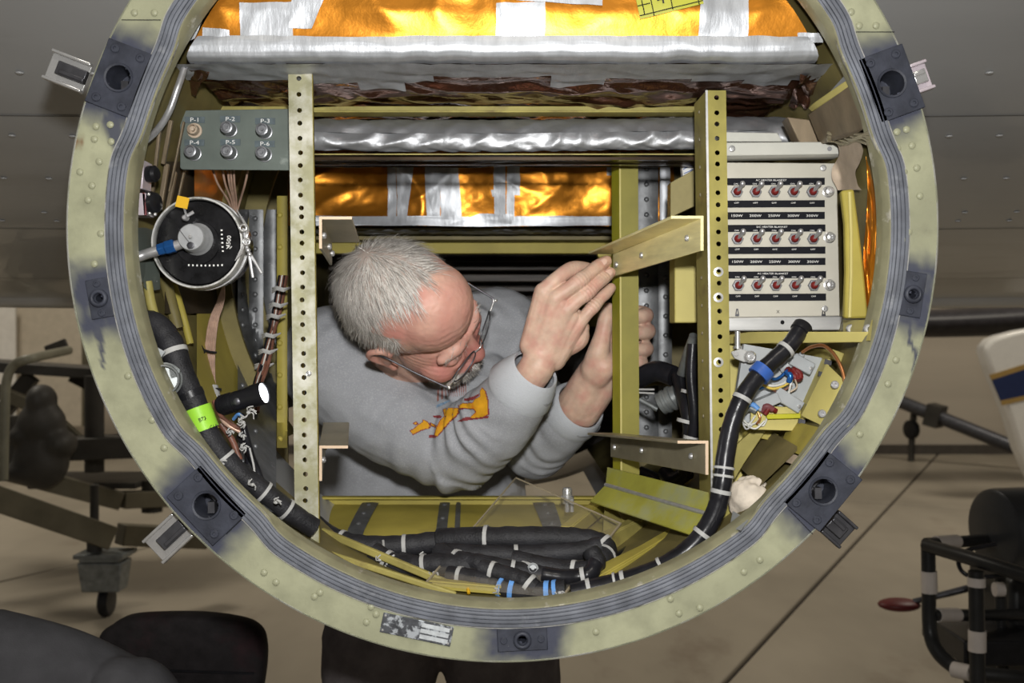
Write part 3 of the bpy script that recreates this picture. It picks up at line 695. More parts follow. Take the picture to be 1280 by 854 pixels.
b = MB(); b.grid(lambda u, v: V((W(392,0,YR).x+(W(768,0,YR).x-W(392,0,YR).x)*u, YR-.004+.05*v, W(0,284,YR).z-.004-.004*ridged(u*9, v, 3, 2))), 80, 6); b.build('edge_tape', M_['tape'], rb, smooth=179)
# amber film liner down the right side of the barrel
b = MB(); b.grid(lambda u, v: W(1080+17*u+3*math.sin(6*v), 186+205*v, 1.262-.022*u)+V((0, -.004*ridged(u*1.3+v, v*2-u, 31, 2.2), 0)), 22, 70)
tag(b.build('film_liner', M_['kapton'], smooth=179), 'strip of amber film lining the right inside wall behind the yellow rib', 'insulation film')

# ---- perforated uprights
def perf(mb, top, bot, w, holes, r, th, seg=12, face=V((1,0,0))):
    """strip from top to bottom with real holes; holes as fractions along and lateral offset"""
    top, bot = V(top), V(bot); ax = (bot-top); L_ = ax.length; ax = ax/L_; Yd = V((0,1,0)); X = face
    cuts = [0.0]+[(holes[i][0]+holes[i+1][0])/2 for i in range(len(holes)-1)]+[1.0]
    for i, (h, off) in enumerate(holes):
        a, c = cuts[i]*L_, cuts[i+1]*L_; hc = h*L_; ring_o = []; ring_i = []
        angs = sorted([2*PI*k/seg for k in range(seg)]+[math.atan2(yy-hc, xx-off) % (2*PI) for xx in (-w/2, w/2) for yy in (a, c)])
        for q in angs:
            cx, cy = math.cos(q), math.sin(q); m = 1e9
            if cx > 1e-9: m = min(m, (w/2-off)/cx)
            if cx < -1e-9: m = min(m, (-w/2-off)/cx)
            if cy > 1e-9: m = min(m, (c-hc)/cy)
            if cy < -1e-9: m = min(m, (a-hc)/cy)
            ring_o.append((off+cx*m, hc+cy*m)); ring_i.append((off+cx*r, hc+cy*r))
        n = len(angs); P = lambda t, y: top+X*t[0]+ax*t[1]+Yd*y
        vs = [P(t, 0) for t in ring_o]+[P(t, 0) for t in ring_i]+[P(t, th) for t in ring_i]+[P(t, th) for t in ring_o]
        fs = []
        for l in range(3):
            for k in range(n): fs.append((l*n+k, l*n+(k+1) % n, (l+1)*n+(k+1) % n, (l+1)*n+k))
        mb.add(vs, fs)
    for sx in (-1, 1): mb.add([top+X*sx*w/2, bot+X*sx*w/2, bot+X*sx*w/2+Yd*th, top+X*sx*w/2+Yd*th], [(0,1,2,3)])
YL = 1.30
lu = thing('perforated_upright', 'pale worn upright channel with one row of holes, standing left of the person', 'upright', W(383,690,YL))
hl = [98,118,138,154,173,191,207,225,244,260,271,290,304,322,341,359,375,391,406,424,442,457,472,491,508,525,544,559,575,593,611,626,645,664]
t0, t1 = W(375,92,YL), W(384,689,YL)
b = MB(); perf(b, t0, t1, 29.5*S(YL), [((y-92)/597, -.0012+.0006*math.sin(y)) for y in hl], .0031, .0022); b.build('front_flange', M_['upright'], lu, smooth=20)
b = MB()
for e, dpt in ((1, .03), (-1, .045)):
    o = V((e*14.2*S(YL),0,0)); b.hexa([t1+o+V((-.001,.002,0)),t1+o+V((.001,.002,0)),t1+o+V((.001-e*.004,dpt,0)),t1+o+V((-.001-e*.004,dpt,0)),t0+o+V((-.001,.002,0)),t0+o+V((.001,.002,0)),t0+o+V((.001-e*.004,dpt,0)),t0+o+V((-.001-e*.004,dpt,0))])
b.build('side_flange', M_['olive'], lu, smooth=20)
b = MB(); b.lathe(W(386,467,YL-.0002), (0,-1,0), [(.0036,-.001),(.0036,.001),(.0022,.002),(.0003,.002)], 12); b.build('bright_rivet', M_['chrome'], lu)
YQ = 1.30
ru = thing('perforated_upright', 'olive gold upright angle with a row of holes, standing left of the switch panel', 'upright', W(893,680,YQ))
hr = [122,141,155,173,191,205,223,241,256,274,290,305,322,338,354,371,389,403,421,438,452,470,488,501,519,537,552,570,585,603,620,637,655,668]
t0, t1 = W(895,113,YQ), W(903,684,YQ)
b = MB(); perf(b, t0, t1, 25*S(YQ), [((y-113)/571, .0006) for y in hr], .0031, .0022); b.build('front_flange', M_['uprightR'], ru, smooth=20)
b = MB(); o = V((-12.2*S(YQ),0,0)); d = V((-.002,.075,0)); e = V((.0022,0,0)); b.hexa([t1+o,t1+o+e,t1+o+e+d,t1+o+d,t0+o,t0+o+e,t0+o+e+d,t0+o+d]); b.build('side_flange', M_['olive2'], ru, smooth=20, bevel=.0004)
b = MB(); b.hexa([t1+o+V((-.0012,-.0012,0)),t1+o+V((.0016,-.0012,0)),t1+o+V((.0016,.0006,0)),t1+o+V((-.0012,.0006,0)),t0+o+V((-.0012,-.0012,0)),t0+o+V((.0016,-.0012,0)),t0+o+V((.0016,.0006,0)),t0+o+V((-.0012,.0006,0))]); b.build('bare_edge', M_['alu'], ru, smooth=20)
b = MB(); 
for y in (340,372,453): b.lathe(W(898,y,YQ-.0001), (0,-1,0), [(.0062,0),(.0062,.0009),(.0034,.0012),(.0034,-.002)], 18, cap=False)
b.build('hole_ferrule', M_['alu'], ru)
rr = MB(); rr.lathe((0,0,0), (-1,0,0), [(.0026,0),(.0022,.001),(.0003,.0016)], 8); q = None
for i in range(16):
    f = (i+.5)/16; p = t0*(1-f)+t1*f+o+d*.55+V((-.0003,0,0))
    if q is None: q = rr.build('rivet', M_['bracketdk'], ru, at=p)
    else: place('rivet', q.data, p, ru)
b = MB(); b.hexa([W(916,690,1.40),W(930,690,1.40),W(930,690,1.41),W(916,690,1.41),W(912,416,1.40),W(926,416,1.40),W(926,416,1.41),W(912,416,1.41)]); b.build('backing_strip', M_['paleyel'], ru)
YM = 1.56
mu = thing('plain_upright', 'bright lime yellow upright angle that the person\'s hands reach around', 'upright', W(784,640,YM))
t0, t1 = W(786,190,YM), W(788,640,YM); hw = 11.5*S(YM)
def slab(mb, a0, a1, b0, b1, th):  # quad sheet with thickness
    n = (b0-a0).cross(a1-a0).normalized()*th; return mb.hexa([a0,b0,b0+n,a0+n,a1,b1,b1+n,a1+n])
b = MB(); slab(b, t1+V((-hw,0,0)), t0+V((-hw,0,0)), t1+V((hw,0,0)), t0+V((hw,0,0)), -.0025); b.build('front_flange', M_['oliveM'], mu, smooth=20)
cL0, cL1 = t0+V((-hw,0,0)), t1+V((-hw,0,0)); dq = V((-.0078,.046,0))
b = MB(); b.hexa([cL1,cL1+V((.002,0,0)),cL1+dq+V((.002,0,0)),cL1+dq,cL0,cL0+V((.002,0,0)),cL0+dq+V((.002,0,0)),cL0+dq]); b.build('side_flange', M_['lime'], mu, smooth=20, bevel=.0004)
b = MB(); b.hexa([cL1+V((-.0008,-.0006,0)),cL1+V((.0016,-.0006,0)),cL1+V((.0016,.0006,0)),cL1+V((-.0008,.0006,0)),cL0+V((-.0008,-.0006,0)),cL0+V((.0016,-.0006,0)),cL0+V((.0016,.0006,0)),cL0+V((-.0008,.0006,0))]); b.build('bare_edge', M_['paleyel'], mu, smooth=20)

# ---- angle brackets
def angle(name, label, near, far, w, h, sgn, m, endm, th=.0035, extra=None):
    near, far = V(near), V(far); d = far-near; root = thing(name, label, 'bracket', (near+far)/2)
    Xh = V((sgn,0,0)); Z = V((0,0,1)); far_i = far
    b = MB(); b.hexa([near, near+Xh*w, far+Xh*w, far, near+Z*-th, near+Xh*w-Z*th, far+Xh*w-Z*th, far-Z*th]); b.build('top_flange', M_[m], root, smooth=20, bevel=.0006)
    b = MB(); b.hexa([near-Z*th, near+Xh*th-Z*th, far+Xh*th-Z*th, far-Z*th, near-Z*h, near+Xh*th-Z*h, far+Xh*th-Z*h*.86, far-Z*h*.86]); b.build('side_flange', M_[m], root, smooth=20, bevel=.0006)
    b = MB(); e = d.normalized()*-.0006
    b.prism([near+e, near+Xh*w+e, near+Xh*w-Z*th+e, near+Xh*th-Z*th+e, near+Xh*th-Z*h+e, near-Z*h+e], e*.6); b.build('cut_end', M_[endm], root)
    nd = Xh if sgn < 0 else V((0,-1,.0)); q = None; rr = MB(); rr.lathe((0,0,0), (sgn,0,0), [(.0042,-.0005),(.0042,.0022),(.003,.0036),(.0012,.0036),(.0003,.001)], 14)
    for f in (.12, .62, .94):
        p = near+d*f+Xh*(th+.0002)-Z*h*.5
        if q is None: q = rr.build('screw_head', M_['steel'], root, at=p)
        else: place('screw_head', q.data, p, root)
    return root
angle('angle_bracket', 'shiny gold angle bracket touched by the person\'s fingers, between middle and right uprights', W(879,270,1.285), W(769,315,1.555), .040, .043, -1, 'bracket', 'bracket')
angle('angle_bracket', 'dull grey angle bracket with tan cut end, below the hands, right of the middle upright', W(885,551,1.285), W(766,541,1.555), .038, .042, -1, 'bracketdk', 'rawend')
angle('angle_bracket', 'short dark angle bracket on the left upright near the top of the person\'s head', W(399,271,1.298), W(412,300,1.42), .041, .040, 1, 'bracketdk', 'rawend')
angle('angle_bracket', 'short angle bracket with a tan cut end, low on the left upright under the sleeve', W(399,557,1.298), W(404,528,1.44), .036, .044, 1, 'bracketdk', 'rawend')
root = thing('channel_brace', 'lime green angle brace sloping down to the right upright, lowest of the crosspieces', 'bracket', W(820,630,1.45))
n0, f0 = W(886,643,1.30), W(757,606,1.56); b = MB(); u0 = V((.004,.018,.024)); l0 = V((-.024,-.006,-.024))
b.hexa([n0,n0+V((.002,.003,0)),f0+V((.002,.003,0)),f0,n0+u0,n0+u0+V((.002,.003,0)),f0+u0+V((.002,.003,0)),f0+u0]); b.build('upper_flange', M_['limeol'], root, smooth=20, bevel=.0005)
b = MB(); b.hexa([n0,n0+V((0,.003,-.002)),f0+V((0,.003,-.002)),f0,n0+l0,n0+l0+V((0,.003,-.002)),f0+l0+V((0,.003,-.002)),f0+l0]); b.build('lower_flange', M_['limeol'], root, smooth=20, bevel=.0005)
b = MB(); b.tube([n0+V((0,-.001,0)), f0+V((0,-.001,0))], .003, 8); b.build('bend_edge', M_['alu'], root)

# ---- connector panel P-1 ... P-6
YC = 1.36
cp = thing('connector_panel', 'grey green plate with six round plugs marked P-1 to P-6, upper left inside the pod', 'connector panel', W(293,212,YC))
b = MB(); c = (W(225,138,YC)+W(368,212,YC))/2
poly = []
for (x, y, sx, sy) in ((229,142,-1,-1),(366,140,1,-1),(366,209,1,1),(229,208,-1,1)):
    for k in range(5):
        q = {(-1,-1):PI,(1,-1):PI*1.5,(1,1):0,(-1,1):PI*.5}[(sx,sy)]+k*PI/8; poly.append(W(x+4*math.cos(q), y+4*math.sin(q), YC))
b.prism(poly, (0,.003,0)); b.build('plate', M_['greyplate'], cp, bevel=.0006, smooth=20)
CN = [('P-1',243.5,163.5),('P-2',287.7,162.5),('P-3',331.5,165),('P-4',243,192),('P-5',288,191.5),('P-6',331,193.5)]
txt = MB(); bg = MB()
for i, (t, x, y) in enumerate(CN):
    k = S(YC); cc = W(x, y, YC); b = MB()
    if i == 0: b.lathe(cc, (0,-1,0), [(.0098,-.001),(.0098,.0016),(.0076,.0022),(.0070,.003),(.0066,.012),(.0055,.013),(.0045,.008),(.0030,.008),(.0028,.013),(.0003,.0135)], 22)
    else: b.lathe(cc, (0,-1,0), [(.0098,-.001),(.0098,.0020),(.0086,.0024),(.0086,.017),(.0078,.019),(.0060,.0195),(.0052,.0175),(.0022,.0175),(.0018,.0195),(.0003,.0195)], 22)
    o = b.build('plug', M_['tan'] if i == 0 else M_['plug'], cp, smooth=30)
    if i == 0: o['label'] = 'open tan coloured socket'
    for j in range(12 if i else 0):
        pass
    put_text(txt, t, W(x, y-13.5, YC-.0012), 5.2*k, stretch=1.25); lb_ = MB(); lb_.box(W(x, y-13.5, YC-.0004), (25*k, .0012, 8*k)); lb_.build('label_strip', M_['tagdark'], cp)
txt.build('label_print', M_['white'], cp, smooth=0)

# ---- round canister with clamp band, blue fitting and hub
YG = 1.275; gc = W(248.5,304,YG); gk = S(YG); CK = 1.275/1.42; gx = V((0,-1,0))
cn = thing('round_canister', 'round black canister in a bright clamp band with grey hub and blue fitting', 'canister', gc-V((0,0,.06)))
b = MB(); b.lathe(gc+V((0,.002,0)), gx, [(r*CK,h*CK) for r,h in [(.0555,-.075),(.0585,-.06),(.0590,.0),(.0560,.006),(.040,.0065),(.030,.0062),(.0295,.010),(.022,.0105),(.001,.0105)]], 64); b.build('canister_body', M_['blackgloss'], cn, smooth=40)
b = MB(); b.lathe(gc+V((0,.0,0)), gx, [(r*CK,h*CK) for r,h in [(.0592,-.014),(.0622,-.014),(.0632,-.006),(.0632,.004),(.0620,.009),(.0596,.009),(.0586,.0040)]], 64, cap=False); b.build('clamp_band', M_['barealu'], cn, smooth=40)
b = MB(); b.lathe(gc+V((0,.018,0)), gx, [(r*CK,h*CK) for r,h in [(.0592,-.004),(.0640,-.004),(.0640,.004),(.0592,.004)]], 64, cap=False); b.build('clamp_band', M_['steel'], cn, smooth=40)
hc = gc+V((.0,0,.004)); hub = MB(); hub.lathe(hc, gx, [(r*CK,h*CK) for r,h in [(.023,.006),(.0205,.012),(.0190,.014),(.0182,.034),(.0166,.0365),(.001,.0368)]], 36); hb = hub.build('hub', mat('grey_hub', (.40,.41,.42), .38, .4, var=.1, vscale=60), cn, smooth=35)
b = MB(); b.lathe(hc+V((.001,-.0366,-.010)), gx, [(.0042,-.001),(.0042,.0008),(.0030,.001),(.0026,-.0005),(.0003,-.0004)], 16); b.build('set_screw', M_['dkmetal'], hb)
b = MB(); b.lathe(hc+V((.0005,-.0366,.0005)), gx, [(.0026,-.001),(.0018,.0012),(.0003,.0013)], 12); b.build('hub_pin', M_['chrome'], hb)
b = MB(); b.bar(hc+V((-.013,-.037,.010)), hc+V((0,-.037,-.007)), .0006, .0004); b.build('hub_scribe_line', M_['dkmetal'], hb)
YF = 1.250
b = MB(); b.tube([W(232,303,YF), W(218,308,YF)], .0062, 14); b.build('fitting_stem', M_['steel'], cn)
b = MB(); d0, d1 = W(219,307,YF), W(197,313,YF); b.lathe(d0, d1-d0, [(r*CK,h*CK) for r,h in [(.0085,0),(.0098,.002),(.0098,.012),(.0088,.014),(.0085,.023),(.007,.024)]], 6); b.build('blue_fitting', M_['bluefit'], cn, smooth=20, bevel=.0007)
b = MB(); b.tube(spline([W(198,313,YF),W(182,318,YF),W(164,324,YF),W(140,330,1.275)]), .0062, 14); b.build('pressure_tube', M_['steel'], cn, smooth=60)
tb2 = MB(); tb2.box(W(228,253,1.245), (15*gk,.0012,14*gk), (V((.97,0,-.22)),V((0,1,0)),V((.22,0,.97)))); tb2.build('yellow_tag', M_['ytag'], cn)
b = MB(); b.tube([W(230,259,1.247),W(233,270,1.255)], .0015, 6); b.lathe(W(233,273,1.259), gx, [(.0036,0),(.0036,.008),(.002,.010),(.0003,.010)], 12); b.tube([W(230,272,1.255),W(242,265,1.257)], .0022, 8); b.build('valve_stem', M_['steel'], cn)
b = MB(); put_text(b, '4500', W(286,302,YG-.0072), .0052, X=(.12,0,.99), Z=(-.99,0,.12))
b.tube([W(283,311,YG-.0072),W(287,308,YG-.0072)], .0005, 4); b.tube([W(287,311,YG-.0072),W(290,308,YG-.0072)], .0005, 4)
for k in range(9): b.box(W(236+5.2*k,332-.03*(k-4)**2,YG-.0070), (.0018,.0004,.0022))
for k in range(6): b.box(W(277+.3*k,288+5.2*k,YG-.0070), (.0022,.0004,.0018))
b.build('dial_print', M_['white'], cn, smooth=0)
b = MB()
for (x, y) in ((304,285),(308,302)):
    c = W(x, y, 1.250); e_ = MB(); e_.tube([c+V((math.cos(2*PI*k/14)*.0040, 0, math.sin(2*PI*k/14)*.0040)) for k in range(14)], .0013, 8, closed=True); e_.build('eyebolt', M_['chrome'], cn, smooth=60)
b.tube([W(304,286,1.257),W(309,312,1.255)], .0022, 8)
b.ell(W(310,313,1.253), .0032, nu=10, nv=8); b.ell(W(312,318,1.253), .003, nu=10, nv=8)
b.build('clamp_bolt', M_['steel'], cn)
for p_, q_ in ((W(311,318,1.253),W(316,347,1.253)),(W(313,318,1.255),W(327,342,1.255))): b = MB(); b.tube([p_, q_], .0019, 8); b.build('wire_end', M_['steel'], cn)
b = MB()
for k in range(5):
    b.tube(spline([W(296+2*k,262+3*k,1.265),W(303+2*k,276+3*k,1.255),W(309-k,290+3*k,1.253),W(302-2*k,318+2*k,1.255)],5), .0006, 5)
b.build('lock_wire', M_['chrome'], cn)

# ---- copper leads behind the canister, striped tube, wall blocks
ld = thing('wire_bundle', 'pinkish copper leads fanning down from the plug panel and passing behind the black canister', 'wires', W(270,480,1.5))
for i, (x0, x1) in enumerate(((264,289),(277,291),(288,293),(292,295),(311,297),(284,292))):
    b = MB(); pts = [W(x0,206,1.40),W((x0*2+x1)/3,230,1.42),W(x1,262,1.47),W(290-2*i,320,1.50),W(274+1.2*i,372,1.50),W(262+2.0*i,402,1.48),W(257+2.2*i,440,1.46),W(258+2.2*i,482,1.44),W(268+2*i,515,1.42),W(290+3*i,532+2*i,1.40)]
    b.tube(spline(pts, 6), .0016, 7); b.build('lead', M_['copper'], ld, smooth=60)
for (x, y, Y) in ((262,440,1.455),(268,486,1.432)):
    b = MB(); b.tube([W(x-9,y-3,Y-.008),W(x,y,Y-.010),W(x+9,y+1,Y-.008)], .0018, 6); b.tube([W(x-10,y-8,Y-.008),W(x-6,y,Y-.01),W(x-10,y+6,Y-.008)], .0011, 5); b.build('lacing', M_['black'], ld)
b = MB(); b.tube(spline([W(266,484,1.428),W(270,500,1.42),W(276,516,1.41)]), .0075, 10); b.build('white_sleeve', M_['tie'], ld)
b = MB(); b.tube(spline([Wp(231,84,1.30),Wp(222,110,1.29),Wp(211,140,1.285),Wp(196,163,1.28),Wp(176,181,1.275)], 8), .0042, 14)
tag(b.build('metal_tube', M_['steel'], smooth=60), 'bent steel tube at upper left, left of the plug panel', 'tube')
hb2 = thing('relay_block', 'pale lilac block with maroon stripe and black knob, upper of two on the left wall', 'switch block', W(172,236,1.235))
b = MB(); b.prism([W(168,200,1.235),W(180,200,1.235),W(178,236,1.235),W(157,236,1.235)], (0,.03,0)); b.build('block_body', M_['pinkblock'], hb2, bevel=.001)
b = MB(); b.prism([W(170,200,1.235),W(173,200,1.235),W(174,235,1.235),W(170,235,1.235)], (0,.003,0)); b.build('stripe', M_['maroon'], hb2)
b = MB(); b.lathe(W(183,218,1.248), (1,-.3,0), [(.009,0),(.010,.004),(.010,.012),(.007,.015),(.001,.0155)], 20); b.build('knob', M_['torch'], hb2, smooth=40)
hb3 = thing('relay_block', 'pale lilac block with dark plug, lower of two on the left wall beside the canister', 'switch block', W(172,270,1.235))
b = MB(); b.prism([W(155,241,1.235),W(182,241,1.235),W(182,269,1.235),W(155,269,1.235)], (0,.03,0)); b.build('block_body', M_['pinkblock'], hb3, bevel=.001)
b = MB(); b.prism([W(178,241,1.235),W(181,241,1.235),W(183,269,1.235),W(180,269,1.235)], (0,.003,0)); b.build('stripe', M_['maroon'], hb3)
b = MB(); b.lathe(W(185,254,1.250), (1,-.35,0), [(.014,0),(.014,.006),(.013,.008),(.012,.012),(.009,.014),(.001,.0145)], 22); b.build('dark_plug', M_['torch'], hb3, smooth=40)
b = MB(); 
for (x, y) in ((186,243),(187,267),(194,268)): b.ell(W(x,y,1.235), .0022, nu=10, nv=8)
b.build('screw_head', M_['chrome'], hb3)
gb = thing('junction_plate', 'olive grey junction plate on the left wall behind the blue fitting', 'plate', Wp(180,362,1.30))
b = MB(); b.prism([Wp(158,284,1.32),Wp(182,284,1.32),Wp(182,352,1.32),Wp(158,352,1.32)], (0,.03,0)); b.build('plate', M_['greyplate'], gb, bevel=.001)
b = MB(); b.prism([Wp(179,322,1.30),Wp(197,328,1.30),Wp(198,362,1.30),Wp(184,364,1.30),Wp(179,358,1.30)], (0,.008,0)); b.build('lug_plate', M_['greyplate'], gb, bevel=.0015)
b = MB(); 
for (x, y) in ((186,333),(187,344),(194,352)): b.lathe(Wp(x,y,1.30), gx, [(.0035,0),(.0035,.004),(.002,.006),(.0003,.006)], 10)
b.build('screw_head', M_['steel'], gb)
# loose slats along the left wall
for i, (x0,y0,x1,y1,w,Y) in enumerate(((200,158,190,248,4,1.30),(209,205,200,262,6,1.34),(219,215,206,280,5,1.38),(230,152,212,240,2.5,1.42),(238,180,220,262,2.5,1.46),(214,150,204,205,5,1.36))):
    b = MB(); b.bar(Wp(x0,y0,Y), Wp(x1,y1,Y), .006, w*S(Y), up=(1,0,0)); tag(b.build('wooden_slat', M_['brownmetal'], bevel=.001), 'narrow tan slat on the left wall above the canister, '+['nearest the ring','second from the ring','third from the ring','thin one by the plug panel','rearmost by the copper leads','uppermost behind the steel tube'][i], 'slat', 'tan slats on the left wall')
# curved pipes down the left wall below the canister
for i, (pts, r, m) in enumerate((([(165,352),(172,380),(176,402),(184,430)],.009,'skinolive'),([(184,352),(190,384),(200,412)],.006,'olive2'),([(205,345),(214,380),(222,410)],.008,'skinolive'),([(215,350),(228,392),(238,430)],.005,'olive'))):
    b = MB(); b.tube(spline([Wp(x,y,1.36+.02*i) for x,y in pts]), r, 12); tag(b.build('wall_pipe', M_[m], smooth=60), ['thick olive pipe at the far left wall, under the junction plate','slim olive pipe on the left wall, second from the ring','olive pipe on the left wall below the black canister','thin olive tube on the left wall, rightmost below the canister'][i], 'pipe')
# ---- switch panel with fifteen toggles
YP = 1.355; kp = S(YP)
sp = thing('switch_panel', 'beige grey panel with three rows of red-booted toggle switches and dark lettered strips', 'switch panel', W(980,415,YP))
def plate(x0,y0,x1,y1,x2,y2,x3,y3,Y,th): b = MB(); b.prism([W(x0,y0,Y),W(x1,y1,Y),W(x2,y2,Y),W(x3,y3,Y)], (0,th,0)); return b
plate(908,203,1046,204,1050,395,908,397,YP,.04).build('panel_face', M_['panelgrey'], sp, bevel=.001)
b = plate(906,178,1049,177,1049,193,906,195,YP-.012,.03); b.prism([W(906,193,YP-.012),W(1049,192,YP-.012),W(1049,196,YP-.004),W(906,199,YP-.004)], (0,.02,0)); b.build('top_angle', M_['grey'], sp, bevel=.0015)
plate(906,165,972,166,978,177,906,177,YP,.03).build('back_plate', M_['grey'], sp, bevel=.001)
plate(908,397,1054,395,1054,413,908,414,YP-.014,.02).build('bottom_bar', M_['alu'], sp, bevel=.0015)
b = MB(); b.cyl(W(978,403,YP-.0145), W(978,403,YP-.0142)+V((0,-.0006,0)), .0028, 12); b.cyl(W(1037,186,YP-.0125), W(1037,186,YP-.0132), .003, 12); b.build('bar_hole', M_['black'], sp)
def strip(y0, y1, dx=0):
    p = plate(908+dx,y0,1031+dx,y0-.6,1031+dx,y1-.6,908+dx,y1,YP-.0012,.0012); return p.build('label_strip', M_['strip'], sp)
TX = [920.8,944.3,967.7,991.7,1015.2]; tgl = None
rows = [(222.8,231.6,240,250.8,259.5,265.4,274.3),(281.2,290,298.8,308.9,317.7,323,331.8),(339.6,348.2,356.9,367.6,376.4,0,0)]
def toggle(c, th):
    b = MB(); gx = V((0,-1,0)); t = thing if False else None
    nut = MB(); nut.lathe(c, gx, [(.0080,-.0005),(.0080,.0022),(.0072,.0030)], 6); o = nut.build('toggle_switch', M_['plug'], sp, smooth=20)
    b.lathe(c, gx, [(.0050,.002),(.0051,.0048),(.0040,.0078),(.0024,.0092),(.0003,.0096)], 16); b.build('boot', M_['red'], o, smooth=60)
    b = MB(); p0 = c+V((0,-.0075,.0)); p1 = c+V((.0040,-.0165,.0082)); b.tube([p0, p0*.5+p1*.5, p1], [.0018,.0025,.0036], 10); b.ell(p1, .0037, nu=10, nv=8); b.build('lever', M_['steel'], o, smooth=60)
    return o
for r, (a0,a1,ty,b0,b1,c0,c1) in enumerate(rows):
    for (y0, y1) in ((a0,a1),(b0,b1))+(((c0,c1),) if c0 else ()): strip(y0, y1, .8*r)
    tx = MB(); put_text(tx, 'AC HEATER BLANKET' if r != 1 else 'DC HEATER BLANKET', W(964+r,a0+2.6,YP-.0026), 2.2*kp, stretch=1.25)
    for i, x in enumerate(TX):
        x += .9*r; put_text(tx, 'ON', W(x-1,a1-1.7,YP-.0026), 1.9*kp, stretch=1.3); put_text(tx, 'OFF', W(x,b0+3.0,YP-.0026), 1.9*kp, stretch=1.3)
        if c0: put_text(tx, ('150W','200W','250W','300W','300W')[i], W(x,(c0+c1)/2,YP-.0026), 3.1*kp, stretch=1.35)
        c = W(x, ty, YP-.0005)
        if tgl is None: tgl = toggle(c, 0); t_root = tgl; t_kids = [o for o in COL.objects if o.parent == tgl]; t_c = c
        else:
            o = t_root.copy(); COL.objects.link(o); ROOT[o.name] = ROOT[t_root.name]; o.location = c-t_c
            for kdo in t_kids: q = kdo.copy(); COL.objects.link(q); q.parent = o
    tx.build('label_print', M_['white'], sp, smooth=0)
tx = MB(); put_text(tx, 'X', W(972.5,390,YP-.0008), 4*kp); tx.build('pencil_mark', M_['print'], sp, smooth=0)
knob = None
for (x, y) in ((1035,240),(1036.5,297),(1036.5,356.5)):
    b = MB(); c = W(x, y, YP); b.lathe(c, (0,-1,0), [(.0076,-.0005),(.0076,.0012),(.0060,.0018),(.0060,.008),(.0050,.0098),(.0024,.0104),(.0018,.0094),(.0003,.0094)], 20); b.build('panel_fastener', M_['chrome'], sp, smooth=40)
for (x, y) in ((1029,210),(1031,386),(915,186)):
    q = screw_mesh('',0,0,.0042,.0014).build('screw_head', M_['alu'], sp, at=W(x, y, YP-.0005 if y > 200 else YP-.0125))
for x in (921,1029):
    b = MB(); b.bar(W(x-1.5,395,YP-.001), W(x,386,YP-.001), .0012,.0012); b.bar(W(x+2.5,395,YP-.001), W(x+1,386,YP-.001), .0012,.0012); b.bar(W(x-1.5,394,YP-.0012), W(x+2.5,394,YP-.0012), .003,.001, up=(0,1,0)); b.build('safety_lug', M_['dkmetal'], sp)

# ---- cables
def cable(name, label, cat, pts, r, m, ties=(), tie_m='tie', parent=None, group=None, n=8, bump=.06, tw=.006):
    """pts: (px,py,Y); ties: fractions along the run"""
    q = spline([tuple(W(*p)) for p in pts], n); P = [V(x) for x in q]; nn = len(P)
    rr = [r*(1+bump*noise.noise(V((i*.55, r*300, 3)))) if not hasattr(r, '__len__') else (r[0]+(r[1]-r[0])*i/(nn-1))*(1+bump*noise.noise(V((i*.55, 7, 3)))) for i in range(nn)]
    if parent is None: root = thing(name, label, cat, min(P, key=lambda p: p.z)-V((0,0,rr[0])), group)
    else: root = parent
    b = MB(); b.tube(P, rr, 16); b.build('sleeve', M_[m], root, smooth=60)
    for f in ties:
        dbl = isinstance(f, tuple); f0 = f[0] if dbl else f; k = max(1, min(nn-2, int(f0*(nn-1)))); d = (P[k+1]-P[k-1]).normalized()
        tm = f[1] if dbl else tie_m; w = f[2] if dbl and len(f) > 2 else tw
        c = P[k]; b = MB(); b.tube([c-d*w/2, c-d*w/2, c+d*w/2, c+d*w/2], [rr[k]*.98, rr[k]+(.0036 if tm == 'blue' else .0013), rr[k]+(.0036 if tm == 'blue' else .0013), rr[k]*.98], 18)
        b.build('cable_tie' if tm == 'tie' else 'clamp_band', M_[tm], root, smooth=50)
    return root
def knot(root, px, py, Y, r=.006, m='tie', n=3):
    c = W(px, py, Y); b = MB()
    for k in range(n):
        a = rnd.uniform(0, 2*PI); e = c+V((math.cos(a)*r, -.002, math.sin(a)*r)); q = c+V((math.cos(a+.8)*r*.6, -.004, math.sin(a+.8)*r*.6))
        b.tube(spline([tuple(c), tuple(q), tuple(e)], 4), .0009, 6)
    b.ell(c+V((0,-.001,0)), (.0030,.002,.0022), nu=8, nv=6); b.build('lacing_knot', M_[m], root, smooth=60)
# right harness that swings down from the switch panel and round the bottom
rh = cable('cable_harness', 'thick black sleeved cable hanging below the switch panel and curving down to the bottom', 'cable',
    [(1001,412,1.285),(985,434,1.275),(955,462,1.268),(930,494,1.262),(915,530,1.258),(907,570,1.255),(902,610,1.25),(892,645,1.25),(868,680,1.25),(832,707,1.25),(790,724,1.255),(750,734,1.26),(715,742,1.262)], (.0105,.0125), 'vinyl',
    ties=(.10,(.185,'blue',.013),.27,(.455,'tie',.003),(.475,'tie',.003),.52,.64,(.765,'tie',.004),.86,(.875,'tie',.003),.955), tw=.005)
b = MB(); b.lathe(W(1001,412,1.285), W(1003,409,1.286)-W(985,434,1.275), [(.0108,-.004),(.0125,-.003),(.0125,.006),(.011,.008),(.003,.008)], 20); b.build('end_boot', M_['black'], rh)
knot(rh, 700, 741, 1.25, .006)
